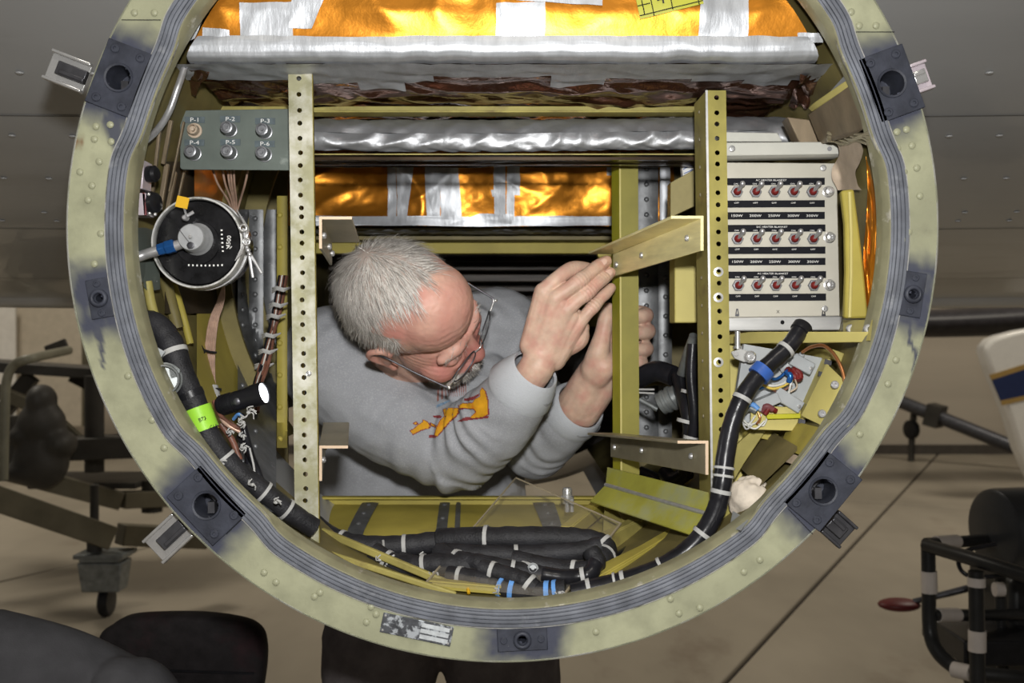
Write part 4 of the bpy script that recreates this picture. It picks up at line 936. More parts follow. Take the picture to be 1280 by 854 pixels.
# left harness in braided sleeve
lh = cable('cable_harness', 'thick black braided harness running down the left wall, wrapped with a bright green label', 'cable',
    [(178,404,1.265),(196,408,1.262),(214,432,1.255),(228,470,1.25),(245,508,1.25),(262,548,1.25),(292,586,1.255),(325,612,1.262),(362,640,1.275),(392,660,1.29)], (.0165,.0125), 'sleeve', ties=((.26,'tie',.006),(.41,'black',.008),.63,.80,.885), tw=.004)
q = spline([tuple(W(*p)) for p in [(178,404,1.265),(196,408,1.262),(214,432,1.255),(228,470,1.25),(245,508,1.25),(262,548,1.25),(292,586,1.255)]], 8)
c0, c1 = V(q[33]), V(q[38]); d = (c1-c0).normalized(); b = MB(); b.tube([c0-d*.003, c0-d*.003, c1, c1], [.015,.0172,.0168,.014], 20); gl = b.build('green_label', M_['green'], lh, smooth=50)
b = MB(); put_text(b, 'B73', W(253,524,1.2305), .0045, X=(.93,0,.36), Z=(-.36,0,.93)); b.build('label_print', M_['print'], gl, smooth=0); b = MB(); put_text(b, 'C1A', W(267,533,1.2295), .0038, X=(.93,0,.30), Z=(-.30,0,.93)); b.build('label_print', M_['print'], gl, smooth=0)
b = MB(); b.prism([W(*p, 1.232) for p in ((186,420),(192,432),(206,440),(199,450),(192,450),(184,438))], (0,.004,0)); b.build('mount_clip', M_['block'], lh, bevel=.0008)
for (x, y) in ((278,580),(316,606),(345,628)): knot(lh, x, y, 1.238, .007)
# cannon plug on the left wall
cpn = thing('cannon_connector', 'round grey flanged connector on the left wall beside the braided harness', 'connector', W(208,492,1.225))
gx = V((.25,-1,.05)); c = W(206,475,1.226); b = MB()
b.lathe(c, gx, [(.0205,0),(.0205,.003),(.0185,.004),(.0175,.016),(.0155,.017),(.0145,.006),(.001,.006)], 30); b.build('shell', M_['conn'], cpn, smooth=40)
b = MB(); b.prism([W(196,458,1.222),W(220,458,1.222),W(225,462,1.222),W(224,470,1.222),W(212,474,1.222),W(196,466,1.222)], (0,.004,0)); b.build('flange', M_['conn'], cpn, bevel=.0008)
b = MB(); 
for k in range(4): b.cyl(c+V((-.006+.004*k,-.008,.003*math.sin(k*2))), c+V((-.006+.004*k,-.013,.003*math.sin(k*2))), .0010, 8)
b.build('pin', M_['chrome'], cpn)
for (pts, r) in (([(220,498),(226,508),(234,520),(238,528)],.006),([(214,505),(224,522),(236,540)],.0045)):
    b = MB(); b.tube(spline([Wp(x,y,1.26) for x,y in pts]), r, 10); tag(b.build('yellow_wire', M_['ywire'], smooth=60), ['thick short yellow wire below the round grey connector','thin yellow wire at the lip, under the thicker yellow one'][r < .005], 'wire')
# torch clipped among the wires
tq = thing('flashlight', 'black torch with a lit white lens, propped among wires left of the pale upright', 'flashlight', W(300,535,1.29))
c0, c1 = W(274,508,1.290), W(331,491,1.277); d = (c1-c0).normalized(); L_ = (c1-c0).length
b = MB(); b.lathe(c0, d, [(.001,0),(0.0105,0),(0.0123,.003),(0.0123,L_*.30),(0.0115,L_*.31),(0.0115,L_*.35),(0.0125,L_*.36),(0.0125,L_*.55),(0.0120,L_*.57),(0.0143,L_*.80),(0.0143,L_*.985),(0.0133,L_),(0.0123,L_*.985),(0.0119,L_*.95),(.001,L_*.95)], 36); b.build('torch_body', M_['torch'], tq, smooth=35)
b = MB(); b.lathe(c0, d, [(0.0120,L_*.962),(0.0112,L_*.972),(.001,L_*.975)], 30); b.build('lens', M_['lens'], tq)
b = MB(); b.lathe(c0+d*L_*.45+V((0,-.0122,-.001)), (0,-1,0), [(.0045,-.002),(.0045,.001),(.003,.002),(.0003,.002)], 16); b.build('push_button', M_['dkmetal'], tq)
for k in range(5):
    b = MB(); f = .06+.05*k; b.tube([c0+d*L_*f, c0+d*L_*f, c0+d*(L_*f+.0018), c0+d*(L_*f+.0018)], [.0119,.0130,.0130,.0119], 30); b.build('grip_ring', M_['torch'], tq)
area_t = bpy.data.lights.new('torch_beam', 'SPOT'); area_t.energy = 1.2; area_t.spot_size = 1.0; area_t.shadow_soft_size = .012; ot = bpy.data.objects.new('torch_beam', area_t); COL.objects.link(ot); ot.location = c0+d*(L_+.004); ot.rotation_euler = d.to_track_quat('-Z','Y').to_euler()
# knotted wires at the torch
kw = thing('laced_wires', 'tangle of dark laced leads with white knots and a blue wire under the torch', 'wires', W(320,600,1.3))
for i, (pts, r, m) in enumerate((([(268,502,1.30),(276,520,1.285),(290,532,1.28),(305,536,1.28)],.0032,'brownwire'),([(270,508,1.30),(280,528,1.28),(300,540,1.28)],.0025,'copper'),([(292,524,1.285),(298,518,1.275),(304,522,1.272)],.0022,'ltblue'),
    ([(304,532,1.28),(308,548,1.28),(314,570,1.285),(322,590,1.29),(330,612,1.29)],.0048,'vinyl'),([(300,545,1.29),(310,560,1.30),(312,580,1.30)],.006,'vinyl'),([(276,530,1.29),(290,550,1.29),(300,575,1.29)],.004,'brownwire'),([(312,560,1.275),(318,590,1.275),(312,606,1.275),(306,606,1.275)],.0014,'tie'),([(262,545,1.27),(280,560,1.275),(292,586,1.28)],.0016,'tie'),([(316,590,1.27),(336,606,1.268),(332,622,1.268),(318,624,1.268)],.0012,'tie'))):
    b = MB(); b.tube(spline([W(*p) for p in pts]), r, 9); b.build('lead', M_[m], kw, smooth=60)
for (x, y, Y, r) in ((311,516,1.262,.010),(304,528,1.262,.007),(303,545,1.27,.005),(306,560,1.27,.006),(288,540,1.275,.005)): knot(kw, x, y, Y, r, n=7)
# laced white and brown bundle beside the upright
wb = thing('wire_bundle', 'brown and white laced wire bundle hanging straight down just left of the pale upright', 'wires', W(322,478,1.5))
for i in range(6):
    b = MB(); o = (i-2.5)*1.6; b.tube(spline([W(354+o,345,1.60),W(347+o,385,1.58),W(341+o+2*math.sin(i),412,1.57),W(335+o,438,1.55),W(328+o-2*math.sin(i*2),462,1.53),W(322+o,482,1.50),W(318+o,515,1.46)], 6), .0030, 8); b.build('lead', M_['brownwire' if i % 2 else ('wwire' if i == 2 else 'vinyl')], wb, smooth=60)
for (x, y) in ((350,362),(346,382),(343,396),(337,420),(333,440),(328,458)):
    c = W(x, y, 1.545); b = MB()
    for k in range(3): b.tube([c+V((-.014,.012,-.004+.003*k)), c+V((-.004,-.004,.002*k)), c+V((.006,-.004,-.003+.002*k)), c+V((.014,.01,.004))], .0013, 6)
    b.build('lacing', M_['tie'], wb, smooth=60)

# ---- coiled harness on the bottom
coil = thing('coiled_harness', 'loops of thick black sleeved cable with pale ties, coiled along the bottom of the pod', 'cable', W(590,745,1.3))
runs = [([(392,655,1.42),(415,672,1.40),(450,682,1.39),(500,683,1.39),(545,678,1.39)],(.0125,.0135),'sleeve',(.36,.80)),
 ([(548,676,1.40),(580,674,1.39),(640,673,1.38),(700,673,1.38),(745,678,1.38),(758,690,1.37),(748,702,1.35)],(.0150,.0130),'sleeve',(.25,.74,(.90,'tie',.003))),
 ([(548,692,1.37),(600,694,1.36),(660,694,1.36),(720,690,1.36),(752,682,1.36)],(.0130,.0115),'sleeve',(.46,)),
 ([(466,690,1.36),(490,705,1.35),(520,710,1.34),(550,706,1.335),(590,710,1.33),(640,722,1.33)],(.0125,.0130),'sleeve',(.16,.48)),
 ([(548,690,1.36),(570,700,1.34),(600,706,1.325),(640,716,1.32),(680,724,1.32),(716,732,1.31)],(.0115,.0115),'sleeve',(.20,(.62,'tie',.005))),
 ([(560,724,1.315),(590,728,1.305),(618,736,1.30),(640,744,1.29),(680,748,1.285),(708,744,1.28)],(.0115,.0115),'sleeve',(.12,(.52,'ltblue',.005),(.60,'ltblue',.006),(.83,'ltblue',.006),(.91,'ltblue',.005))),
 ([(600,712,1.31),(630,722,1.30),(655,732,1.29),(668,744,1.285)],(.0105,.0110),'sleeve',(.20,.80)),
 ([(640,700,1.34),(690,712,1.33),(730,716,1.32),(746,706,1.32),(738,688,1.33)],(.0120,.0105),'sleeve',(.42,)),
 ([(678,722,1.30),(706,726,1.295),(735,722,1.29),(745,705,1.30)],(.0095,.0095),'vinyl',(.60,)),
 ([(500,700,1.37),(550,714,1.35),(600,722,1.335),(650,730,1.325)],(.010,.010),'sleeve',(.3,)),
 ([(752,712,1.36),(785,690,1.44),(815,672,1.50),(840,655,1.56)],(.0085,.0075),'vinyl',((.15,'tie',.004),(.78,'tie',.008)))]
for pts, r, m, ties in runs: cable('', '', '', [(x, y-max(0, y-700)*.16, Y) for x, y, Y in pts], (r[0]*1.1, r[1]*1.1), m, ties, parent=coil, bump=.10, tw=.0052)
for (x, y, Y) in ((475,700,1.335),(527,696,1.345),(543,716,1.31),(620,735,1.285),(548,737,1.285)): knot(coil, x, y, Y, .007)
b = MB(); b.tube([W(479,676,1.375),W(480,690,1.355),W(482,706,1.34),W(482,716,1.335)], .0018, 7); b.tube([W(483,706,1.335),W(487,698,1.335),W(493,694,1.338)], .0015, 7); b.build('lacing', M_['tie'], coil, smooth=60)
b = MB(); b.lathe(W(666,711,1.315), (0,-1,.3), [(.0072,0),(.0072,.003),(.0050,.005),(.0046,.003),(.0022,.003),(.0020,.006),(.0003,.006)], 18); b.build('ring_terminal', M_['block'], coil)
b = MB(); b.tube(spline([W(650,702,1.33),W(658,704,1.32),W(664,706,1.315)]), .002, 7); b.build('lacing', M_['tie'], coil)
b = MB(); b.tube([W(586,742,1.28),W(585,736,1.285),W(584,730,1.29)], .0022, 8); tag(b.build('amber_lead', M_['ytag'], smooth=60), 'short amber lead sticking up at the bottom lip, left of the blue bands', 'wire')
# clear plastic cover lying over the coil
cl = thing('clear_cover', 'clear plastic sheet leaning over the coiled cables at the bottom of the pod', 'plastic sheet', W(620,745,1.29))
Q = [W(531,731,1.27),W(702,748,1.255),W(776,655,1.47),W(645,598,1.66)]; n_ = (Q[1]-Q[0]).cross(Q[3]-Q[0]).normalized()*.0015
b = MB(); b.hexa([Q[0],Q[1],Q[2],Q[3]]+[p+n_ for p in Q]); b.build('sheet', M_['clear'], cl, smooth=0)
for (i, j, r) in ((0,3,.0009),(1,2,.0014),(3,2,.0008)):
    b = MB(); b.bar(Q[i]+n_*.5, Q[j]+n_*.5, r*2, .002); b.build('sheet_edge', mat('sheet_edge', (.34,.29,.20), .3, var=0), cl)
# standing bolt
bl = thing('hex_bolt', 'silver bolt with washers standing on the sill right of the elbow', 'bolt', W(708,640,1.60))
b = MB(); b.lathe(W(709,640,1.60), (0,0,1), [(.004,0),(.004,.012),(.0075,.013),(.0075,.020),(.0105,.021),(.0105,.024),(.0075,.0245),(.0075,.034),(.0062,.037),(.0003,.0375)], 14); b.build('bolt_body', M_['chrome'], bl, smooth=30)
b = MB(); b.lathe(W(715,640,1.595), (0,0,1), [(.003,0),(.003,.020),(.0003,.021)], 10); b.build('pin', M_['alu'], bl, smooth=30)

# ---- black cables and grey connectors behind the right upright
bc = thing('plug_cables', 'grey ribbed plugs and black cables between the middle and right uprights', 'cables', W(850,600,1.6))
for pts, r, m in (([(868,420,1.50),(860,442,1.52),(852,468,1.55),(846,476,1.56)],.0075,'conn'),([(848,470,1.56),(852,490,1.53),(858,510,1.50),(862,535,1.49),(860,560,1.49),(856,590,1.52)],.0105,'vinyl'),([(796,474,1.62),(820,464,1.60),(842,470,1.58)],.016,'vinyl'),
    ([(866,430,1.47),(864,470,1.47),(868,520,1.47),(862,560,1.48)],.008,'vinyl'),([(800,470,1.66),(830,468,1.66),(852,478,1.66)],.018,'olivedk'),([(830,590,1.60),(842,600,1.58),(860,590,1.56)],.012,'vinyl'),([(800,590,1.68),(820,600,1.66),(836,620,1.62)],.010,'vinyl')):
    b = MB(); b.tube(spline([W(*p) for p in pts]), r, 12); b.build('cable', M_[m], bc, smooth=60)
c = W(836,500,1.56); d = V((.75,-.35,.45)).normalized(); b = MB(); b.lathe(c-d*.016, d, [(.012,0),(.017,.002),(.017,.008),(.0185,.009),(.0185,.013),(.017,.014),(.017,.018),(.0195,.019),(.0195,.024),(.017,.025),(.016,.032),(.010,.034),(.001,.034)], 26); b.build('plug_shell', M_['conn'], bc, smooth=30)
for (x,y,Y,r) in ((860,490,1.505,.009),(858,527,1.482,.0125),(864,548,1.478,.010)):
    c = W(x,y,Y); b = MB(); b.lathe(c, (.25,0,1), [(r,-.0025),(r+.0015,-.0025),(r+.0015,.0025),(r,.0025)], 18, cap=False); b.build('cable_tie', M_['tie'], bc, smooth=50)
for (x0,y0,x1,y1,m) in ((797,487,818,487,'tie'),(798,491,818,492,'tie'),(800,500,822,512,'conn'),(820,496,838,512,'conn')):
    b = MB(); b.tube([W(x0,y0,1.585),W(x1,y1,1.575)], .0042 if m=='conn' else .0016, 9); b.build('lead', M_[m], bc, smooth=60)
b = MB(); b.prism([W(852,205,1.55),W(866,192,1.55),W(868,212,1.55),W(854,222,1.55)], (0,.02,0)); 
bag = thing('parts_bag', 'small white bag with blue print tucked behind the top of the right upright', 'bag', W(860,222,1.56)); b.build('bag_body', M_['white'], bag, bevel=.003)
b = MB(); b.bar(W(854,212,1.548), W(867,204,1.548), .0015,.001); b.bar(W(855,217,1.548), W(866,212,1.548), .0015,.001); b.build('blue_print', M_['blue'], bag)

# ---- terminal box at the lower right
tj = thing('terminal_box', 'open box of grey terminal blocks and coloured wires below the switch panel', 'terminal box', W(975,530,1.3))
Yt = 1.325
b = MB(); b.prism([W(930,430,Yt),W(1032,448,Yt),W(1000,524,Yt),W(915,530,Yt)], (0,.012,0)); b.build('back_tray', M_['block'], tj, bevel=.001)
b = MB(); b.bar(W(1034,447,Yt-.012), W(1000,524,Yt-.012), .004,.030, up=(0,1,0)); b.bar(W(1000,524,Yt-.012), W(938,522,Yt-.010), .030,.006, up=(0,1,0)); b.build('tray_side', M_['paleyel'], tj, bevel=.0008)
b = MB(); b.bar(W(1000,520,Yt-.020), W(958,521,Yt-.020), .006,.006); b.build('tray_lip', M_['lime'], tj, bevel=.001)
b = MB(); b.prism([W(*p) for p in ((1034,455,1.262),(1056,476,1.235),(1052,492,1.237),(1031,534,1.250),(1002,520,1.280))], (0,.003,0)); yp = b.build('cover_plate', M_['paleyel'], tj, bevel=.0006)
for (x, y) in ((1043,481),(1027,517)):
    q = screw_mesh('',0,0,.0050,.0030).build('screw_head', M_['steel'], yp, at=W(x,y,1.243 if y < 500 else 1.253)+V((0,-.001,0)))
for (x, y) in ((1034,452),(1026,467),(1010,508),(1001,526)):
    b = MB(); b.bar(W(x-3,y,Yt-.026), W(x+5,y+2,Yt-.026), .003,.006); b.build('tray_tab', M_['dkmetal'], tj)
def tblock(x0,y0,x1,y1,w,h):
    b = MB(); p0, p1 = W(x0,y0,Yt-.012), W(x1,y1,Yt-.012); b.bar(p0, p1, w, h, up=(0,1,0)); o = b.build('terminal_block', M_['block'], tj, bevel=.0015)
    b = MB(); b.lathe(p1*.88+p0*.12+V((0,-w*.6,0)), (0,-1,0), [(.0024,-.004),(.0024,.002),(.0003,.0022)], 10); b.build('stud', M_['chrome'], o)
tblock(988,448,1014,462,.016,.018); tblock(968,490,1000,510,.016,.018); tblock(944,508,972,496,.014,.022)
b = MB(); b.ell(W(1002,444,Yt-.01), .004, nu=12, nv=8); b.tube([W(996,450,Yt-.01),W(975,462,Yt-.006)], .006, 10); b.build('block_cap', M_['block'], tj, smooth=60)
for i, (pts, r, m) in enumerate((([(950,474),(962,482),(978,480),(990,470)],.0018,'wwire'),([(948,478),(965,486),(980,482),(992,474)],.0018,'ywire'),([(955,470),(970,474),(984,464)],.0020,'bluefit'),([(984,462),(990,468),(996,474)],.0048,'red'),([(990,460),(996,468),(998,476)],.0045,'red'),([(994,462),(1000,468),(1000,474)],.0040,'red'),([(982,464),(988,470),(986,478)],.0038,'bluefit'),
    ([(990,474),(988,482),(986,492)],.0015,'wwire'),([(994,474),(996,484),(988,490)],.0012,'tan'),([(960,484),(974,490),(990,482)],.0016,'brownwire'),([(928,516),(936,510),(946,514)],.0048,'conn'),([(930,512),(940,506),(948,512)],.0036,'ltblue'),([(952,514),(958,508),(966,512)],.0042,'maroon'),([(956,518),(962,510),(970,514)],.0034,'red'),
    ([(928,524),(936,530),(944,520)],.0013,'wwire'),([(934,532),(946,528),(952,518)],.0013,'wwire'),([(944,528),(954,532),(960,520)],.0013,'wwire'),([(948,516),(950,524),(946,530)],.0016,'copper2'),([(930,530),(944,536),(956,526)],.0012,'wwire'),([(926,520),(932,536),(940,532)],.0012,'tie'),([(940,482),(950,486),(960,480)],.0016,'bluefit'))):
    b = MB(); b.tube(spline([W(x,y,Yt-.020-.003*math.sin(k*1.5+i)) for k,(x,y) in enumerate(pts)]), r, 8); b.build('wire', M_[m], tj, smooth=60)
b = MB(); b.tube(spline([W(x,y,1.30-.0014*max(0,x-1003)) for x,y in ((1003,440),(1014,434),(1028,432),(1040,440),(1050,456),(1056,476),(1056,495),(1049,515),(1044,524))],8), .0022, 8); tag(b.build('copper_wire', M_['copper2'], smooth=60), 'thin copper wire arching beside the pale yellow plate at lower right', 'wire')
lug = thing('lug_clamp', 'silver lug clamp hanging from a bolt under the left end of the panel bar', 'clamp', W(930,452,1.31))
b = MB(); b.lathe(W(922,436,1.32), (0,0,1), [(.0055,0),(.0055,.003),(.0035,.004),(.0035,.022),(.0003,.022)], 14); b.build('bolt', M_['chrome'], lug, smooth=40)
b = MB(); b.prism([W(914,440,1.31),W(926,436,1.31),W(946,442,1.31),W(944,450,1.31),W(930,453,1.31),W(918,448,1.31)], (0,.004,0)); b.build('lug_plate', M_['tie'], lug, bevel=.001)
b = MB(); b.lathe(W(937,446,1.309), (0,-1,0), [(.0078,0),(.0078,.004),(.0055,.006),(.0042,.004),(.002,.004),(.002,.007),(.0003,.007)], 18); b.lathe(W(920,442,1.309), (0,-1,0), [(.0032,0),(.0032,.002),(.0003,.002)], 12); b.build('washer', M_['chrome'], lug, smooth=40)
# crumpled lump, grey rag under it, and channel pieces
b = MB(); c = W(938,624,1.285); b.ell(c, (.022,.020,.024), nu=40, nv=26); b.v = [tuple(V(v)+(V(v)-c).normalized()*(.006*ridged((V(v)-c).x*1.0+(V(v)-c).y, (V(v)-c).z, 4, 60)+.003*noise.noise(V(v)*160))) for v in b.v]
tag(b.build('crumpled_wad', M_['plaster'], smooth=60), 'off white crumpled wad stuffed at the lower right inside the ring', 'wad')
b = MB(); b.prism([Wp(x,y,1.30) for x,y in ((918,640),(936,650),(926,664),(914,660))], (0,.01,0)); tag(b.build('grey_pad', M_['block'], bevel=.002), 'small grey pad under the off white crumpled wad', 'pad')
chn = thing('channel_strip', 'dark olive channel strips between the terminal box and the crumpled wad', 'channel', W(950,600,1.35))
for poly, Y, m in (([(916,560),(952,528),(962,532),(930,580),(918,600)],1.35,'olive2'),([(955,528),(985,526),(968,552),(950,548)],1.36,'olive'),([(925,585),(962,538),(1000,560),(950,608)],1.375,'olivedk'),([(990,526),(1030,536),(1004,570),(975,560)],1.335,'olive'),([(975,560),(1002,572),(990,580),(970,574)],1.33,'tan')):
    b = MB(); b.prism([Wp(x,y,Y) for x,y in poly], (0,.006,0)); b.build('strip', M_[m], chn, bevel=.001)
# ================================================================ THE TECHNICIAN
def fuse(mb, voxel, it=6, fac=.5):
    """one continuous surface from overlapping pieces"""
    me = bpy.data.meshes.new('t'); me.from_pydata(mb.v, [], mb.f); o = bpy.data.objects.new('t', me); COL.objects.link(o)
    m = o.modifiers.new('r', 'REMESH'); m.mode = 'VOXEL'; m.voxel_size = voxel; m.adaptivity = 0
    if it: k = o.modifiers.new('s', 'SMOOTH'); k.factor = fac; k.iterations = it
    dg = bpy.context.evaluated_depsgraph_get(); r = bpy.data.meshes.new_from_object(o.evaluated_get(dg))
    n = len(r.vertices); co = np.zeros(n*3); r.vertices.foreach_get('co', co); nm = np.zeros(n*3); r.vertices.foreach_get('normal', nm)
    fs = [tuple(p.vertices) for p in r.polygons]
    bpy.data.objects.remove(o); bpy.data.meshes.remove(me); bpy.data.meshes.remove(r)
    return co.reshape(-1,3), nm.reshape(-1,3), fs
def lsmooth(v, fs, c, rad, it):
    e = np.array([(f[k-1], f[k]) for f in fs for k in range(len(f))]); c = np.array(c); v = v.copy()
    w = np.exp(-(np.linalg.norm(v-c, axis=1)/rad)**2)[:,None]*.6; deg = np.bincount(e[:,0], minlength=len(v))+np.bincount(e[:,1], minlength=len(v))
    for _ in range(it):
        s = np.zeros_like(v); np.add.at(s, e[:,0], v[e[:,1]]); np.add.at(s, e[:,1], v[e[:,0]]); v = v+w*(s/np.maximum(deg, 1)[:,None]-v)
    return v
man = thing('person', 'person in a grey sweatshirt with flame print, bent over with both hands raised', 'person', V((-.13, 1.97, 0)))
# ---- head, in its own frame: x to his right, y forward, z up
HS = 1.005
hf = V((.885,-.215,-.365)).normalized(); hr = V((-.453,-.35,-.80)); hr = (hr-hf*hr.dot(hf)).normalized(); hu = hr.cross(hf).normalized()
HC = W(504, 374, 1.505)-hf*-.010*HS-hu*.050*HS
HAX = (hr, hf, hu)
def H(x, y, z): return HC+(hr*x+hf*y+hu*z)*HS
hb_ = MB()
def he(c, r): hb_.ell(c, r, nu=28, nv=20)
he((0,-.014,.052), (.077,.099,.083)); he((0,.036,.062), (.065,.061,.066)); he((0,.030,-.030), (.064,.066,.086)); he((0,.030,-.084), (.052,.052,.042)); he((0,.072,-.104), (.026,.022,.020)); he((0,-.045,.010), (.068,.066,.070))
for s_ in (-1, 1):
    he((s_*.042,.056,-.036), (.027,.030,.028)); he((s_*.032,.077,-.007), (.0165,.014,.0125)); he((s_*.013,.091,-.046), (.0095,.011,.0085))
    hb_.limb([(s_*.006,.088,.014),(s_*.028,.087,.019),(s_*.050,.073,.013)], [.0085,.0095,.0080], 14)
    hb_.limb([(s_*.022,.088,-.020),(s_*.036,.082,-.026),(s_*.050,.068,-.020)], [.006,.008,.007], 12)      # eye bag
    hb_.limb([(s_*.018,.094,-.050),(s_*.034,.078,-.072),(s_*.036,.066,-.090)], [.008,.010,.012], 12)      # cheek fold
    # ear: rim, lobe, bowl
    hb_.limb([(s_*.073,-.002,-.024),(s_*.080,-.014,-.012),(s_*.086,-.026,.006),(s_*.086,-.022,.024),(s_*.080,-.006,.030),(s_*.075,.004,.018)], [.007,.0055,.0055,.0055,.0055,.005], 10)
    he((s_*.077,-.010,.004), (.006,.016,.024)); he((s_*.073,.0,-.030), (.007,.008,.010))
hb_.limb([(0,.087,.012),(0,.094,-.014),(0,.100,-.040)], [.0090,.0100,.0140], 16); he((0,.096,-.052), (.009,.009,.006))
hb_.limb([(-.024,.082,-.074),(0,.093,-.071),(.024,.082,-.074)], [.007,.009,.007], 12); hb_.limb([(-.021,.083,-.083),(0,.090,-.084),(.021,.083,-.083)], [.007,.0085,.007], 12)
hv, hn, hfc = fuse(hb_, .0024, 9)
# forehead, brow and crow's-foot creases
_x, _y, _z = hv[:,0], hv[:,1], hv[:,2]
fw = np.clip((_y-.045)/.03, 0, 1)*np.clip((_z-.022)/.012, 0, 1)*np.clip((.092-_z)/.02, 0, 1)
hv = hv-hn*(.0007*fw*np.clip(np.cos((_z+.004*np.cos(_x*45)+.002*np.sin(_x*150))*2*PI/.0125)-.2, 0, 1))[:,None]
gw = np.exp(-((_x)/.012)**2)*np.exp(-((_z-.018)/.012)**2)*(_y > .07)
hv = hv-hn*(.0012*gw*np.clip(np.cos(_x*2*PI/.008), 0, 1))[:,None]
cw = np.exp(-((np.abs(_x)-.060)/.014)**2)*np.exp(-((_z+.010)/.02)**2)*(_y > .0)
hv = hv-hn*(.0009*cw*np.clip(np.cos((_z-.4*np.abs(_x))*2*PI/.0085), 0, 1))[:,None]
hv = hv+hn*np.array([.0004*noise.noise(V(p)*60)+.0005*noise.noise(V(p)*190) if p[1] > -.02 else 0 for p in hv])[:,None]
# ---- hands: tapered, jointed fingers fused to the palm
def PX(p, dy=0.0): return W(p[0], p[1], p[2]+dy)
hd = MB(); k_ = .028; RF_, RC_ = W(624,520,1.590), W(668,464,1.532)
def fing(pts, rad): hd.limb([PX(p, k_) for p in pts], [r*1.08 for r in rad], 14, 5)
MC = [(679,365,1.480),(694,373,1.474),(708,388,1.478),(722,406,1.489)]; WR = [(664,432,1.502),(673,439,1.498),(683,445,1.500),(693,449,1.507)]
mid_ = lambda A, k: tuple(A[k][i]*.5+A[k+1][i]*.5 for i in range(3))
for (m, w, r) in list(zip(MC, WR, (.0125,.0125,.012,.0110)))+[(mid_(MC,k), mid_(WR,k), .0108) for k in range(3)]:
    fing([w, ((w[0]+m[0])/2,(w[1]+m[1])/2,(w[2]+m[2])/2+.002), m], [.0165,.0145,r]); fing([(w[0],w[1],w[2]+.014), ((w[0]+m[0])/2+2,(w[1]+m[1])/2,(w[2]+m[2])/2+.016), (m[0]+3,m[1]+3,m[2]+.012)], [.016,.0155,.011])
fing([MC[0],(698,347,1.478),(715,337,1.492),(732,336,1.512),(745,342,1.524),(753,348,1.528)], [.0118,.0102,.0112,.0094,.0092,.0078])
fing([MC[1],(710,362,1.470),(725,351,1.471),(736,342,1.479),(747,333.5,1.490),(758,326.5,1.503)], [.0118,.0100,.0110,.0094,.0096,.0078])
fing([MC[2],(721,376,1.474),(734,366,1.475),(745,356,1.482),(754,348.5,1.492),(763,341,1.505)], [.0116,.0097,.0106,.0091,.0092,.0076])
fing([MC[3],(733,393,1.484),(742,383,1.486),(750,374,1.492),(757,367.5,1.499),(764,360,1.508)], [.0106,.0088,.0096,.0082,.0083,.0068])
fing([(668,424,1.515),(690,398,1.530),(716,374,1.540),(742,356,1.536)], [.017,.0150,.0118,.0090])
fing([(700,436,1.512),(722,424,1.506),(728,410,1.502)], [.016,.015,.010])        # heel of the hand
for i in range(3):   # webs
    a, b_ = MC[i], MC[i+1]; fing([((a[0]+b_[0])/2,(a[1]+b_[1])/2,(a[2]+b_[2])/2+.006),((a[0]+b_[0])/2+7,(a[1]+b_[1])/2-5,(a[2]+b_[2])/2+.006)], [.009,.006])
hd.limb([RF_+(RC_-RF_)*.4, RC_, PX((680,440,1.507),k_), PX((692,416,1.504),k_+.004)], [.025,.0262,.0250,.0185], 20)
hd.limb([PX((700,418,1.506),k_+.004), PX((688,440,1.508),k_), RC_], [.018,.0225,.022], 18)
rv_, rn_, rf_ = fuse(hd, .0013, 3)
rv_ = lsmooth(rv_, rf_, W(678,440,1.515), .024, 60); rv_ = lsmooth(rv_, rf_, W(694,408,1.500), .022, 14)
for (p0, p1, w) in (((714,336,1.492),(732,336,1.51),.8),((725,351,1.471),(742,338,1.485),1),((734,366,1.475),(750,352,1.488),1),((742,383,1.486),(754,370,1.496),.8),((747,333.5,1.490),(758,326.5,1.503),.5),((754,348.5,1.492),(763,341,1.505),.5)):   # skin creases over the finger joints
    c = PX(p0, k_); d = (PX(p1, k_)-c).normalized(); c = np.array(c); d = np.array(d)
    rel = rv_-c; t = rel@d; rr_ = np.linalg.norm(rel, axis=1); back = (rn_[:,1] < .15)
    rv_ = rv_-rn_*(back*w*.00075*np.cos(t*2*PI/.0052)*np.exp(-(rr_/.0125)**2))[:,None]
for (m, q) in zip(MC, ((698,347,1.478),(710,362,1.470),(721,376,1.474),(733,393,1.484))):   # knuckle heads and tendons
    c = np.array(PX(m, k_)); rr_ = np.linalg.norm(rv_-c, axis=1); rv_ = rv_+rn_*((rn_[:,1] < 0)*.0012*np.exp(-(rr_/.010)**2))[:,None]
hd = MB(); k_ = 0
WL = (742,468,1.655)
for m in ((770,396,1.668),(773,414,1.672),(774,432,1.670),(772,449,1.664)):
    fing([(746,466,1.652),((746+m[0])/2,(466+m[1])/2-3,1.662),m], [.020,.0165,.0135])
for (a, b_, c_, d_, r) in (((770,396,1.668),(790,391,1.672),(806,394,1.662),(792,397,1.636),.0130),((773,414,1.672),(793,411,1.676),(809,414,1.664),(793,417,1.634),.0128),((774,432,1.670),(792,432,1.674),(807,436,1.662),(792,438,1.634),.0122),((772,449,1.664),(788,450,1.668),(801,453,1.656),(790,454,1.634),.0108)):
    fing([a, b_, c_, ((c_[0]+d_[0])/2+3,(c_[1]+d_[1])/2,(c_[2]+d_[2])/2-.004), d_], [r, r*.92, r, r*.88, r*.74])
fing([(742,462,1.640),(748,440,1.628),(754,416,1.628),(758,398,1.628),(761,386,1.632)], [.020,.0165,.0125,.0125,.0092])   # thumb
fing([(748,470,1.640),(755,458,1.632),(762,446,1.640)], [.018,.019,.012])
hd.limb([PX((702,528,1.745)), PX((722,509,1.695)), PX((733,487,1.672)), PX((744,464,1.655)), PX((754,440,1.650))], [.030,.036,.032,.027,.019], 20)
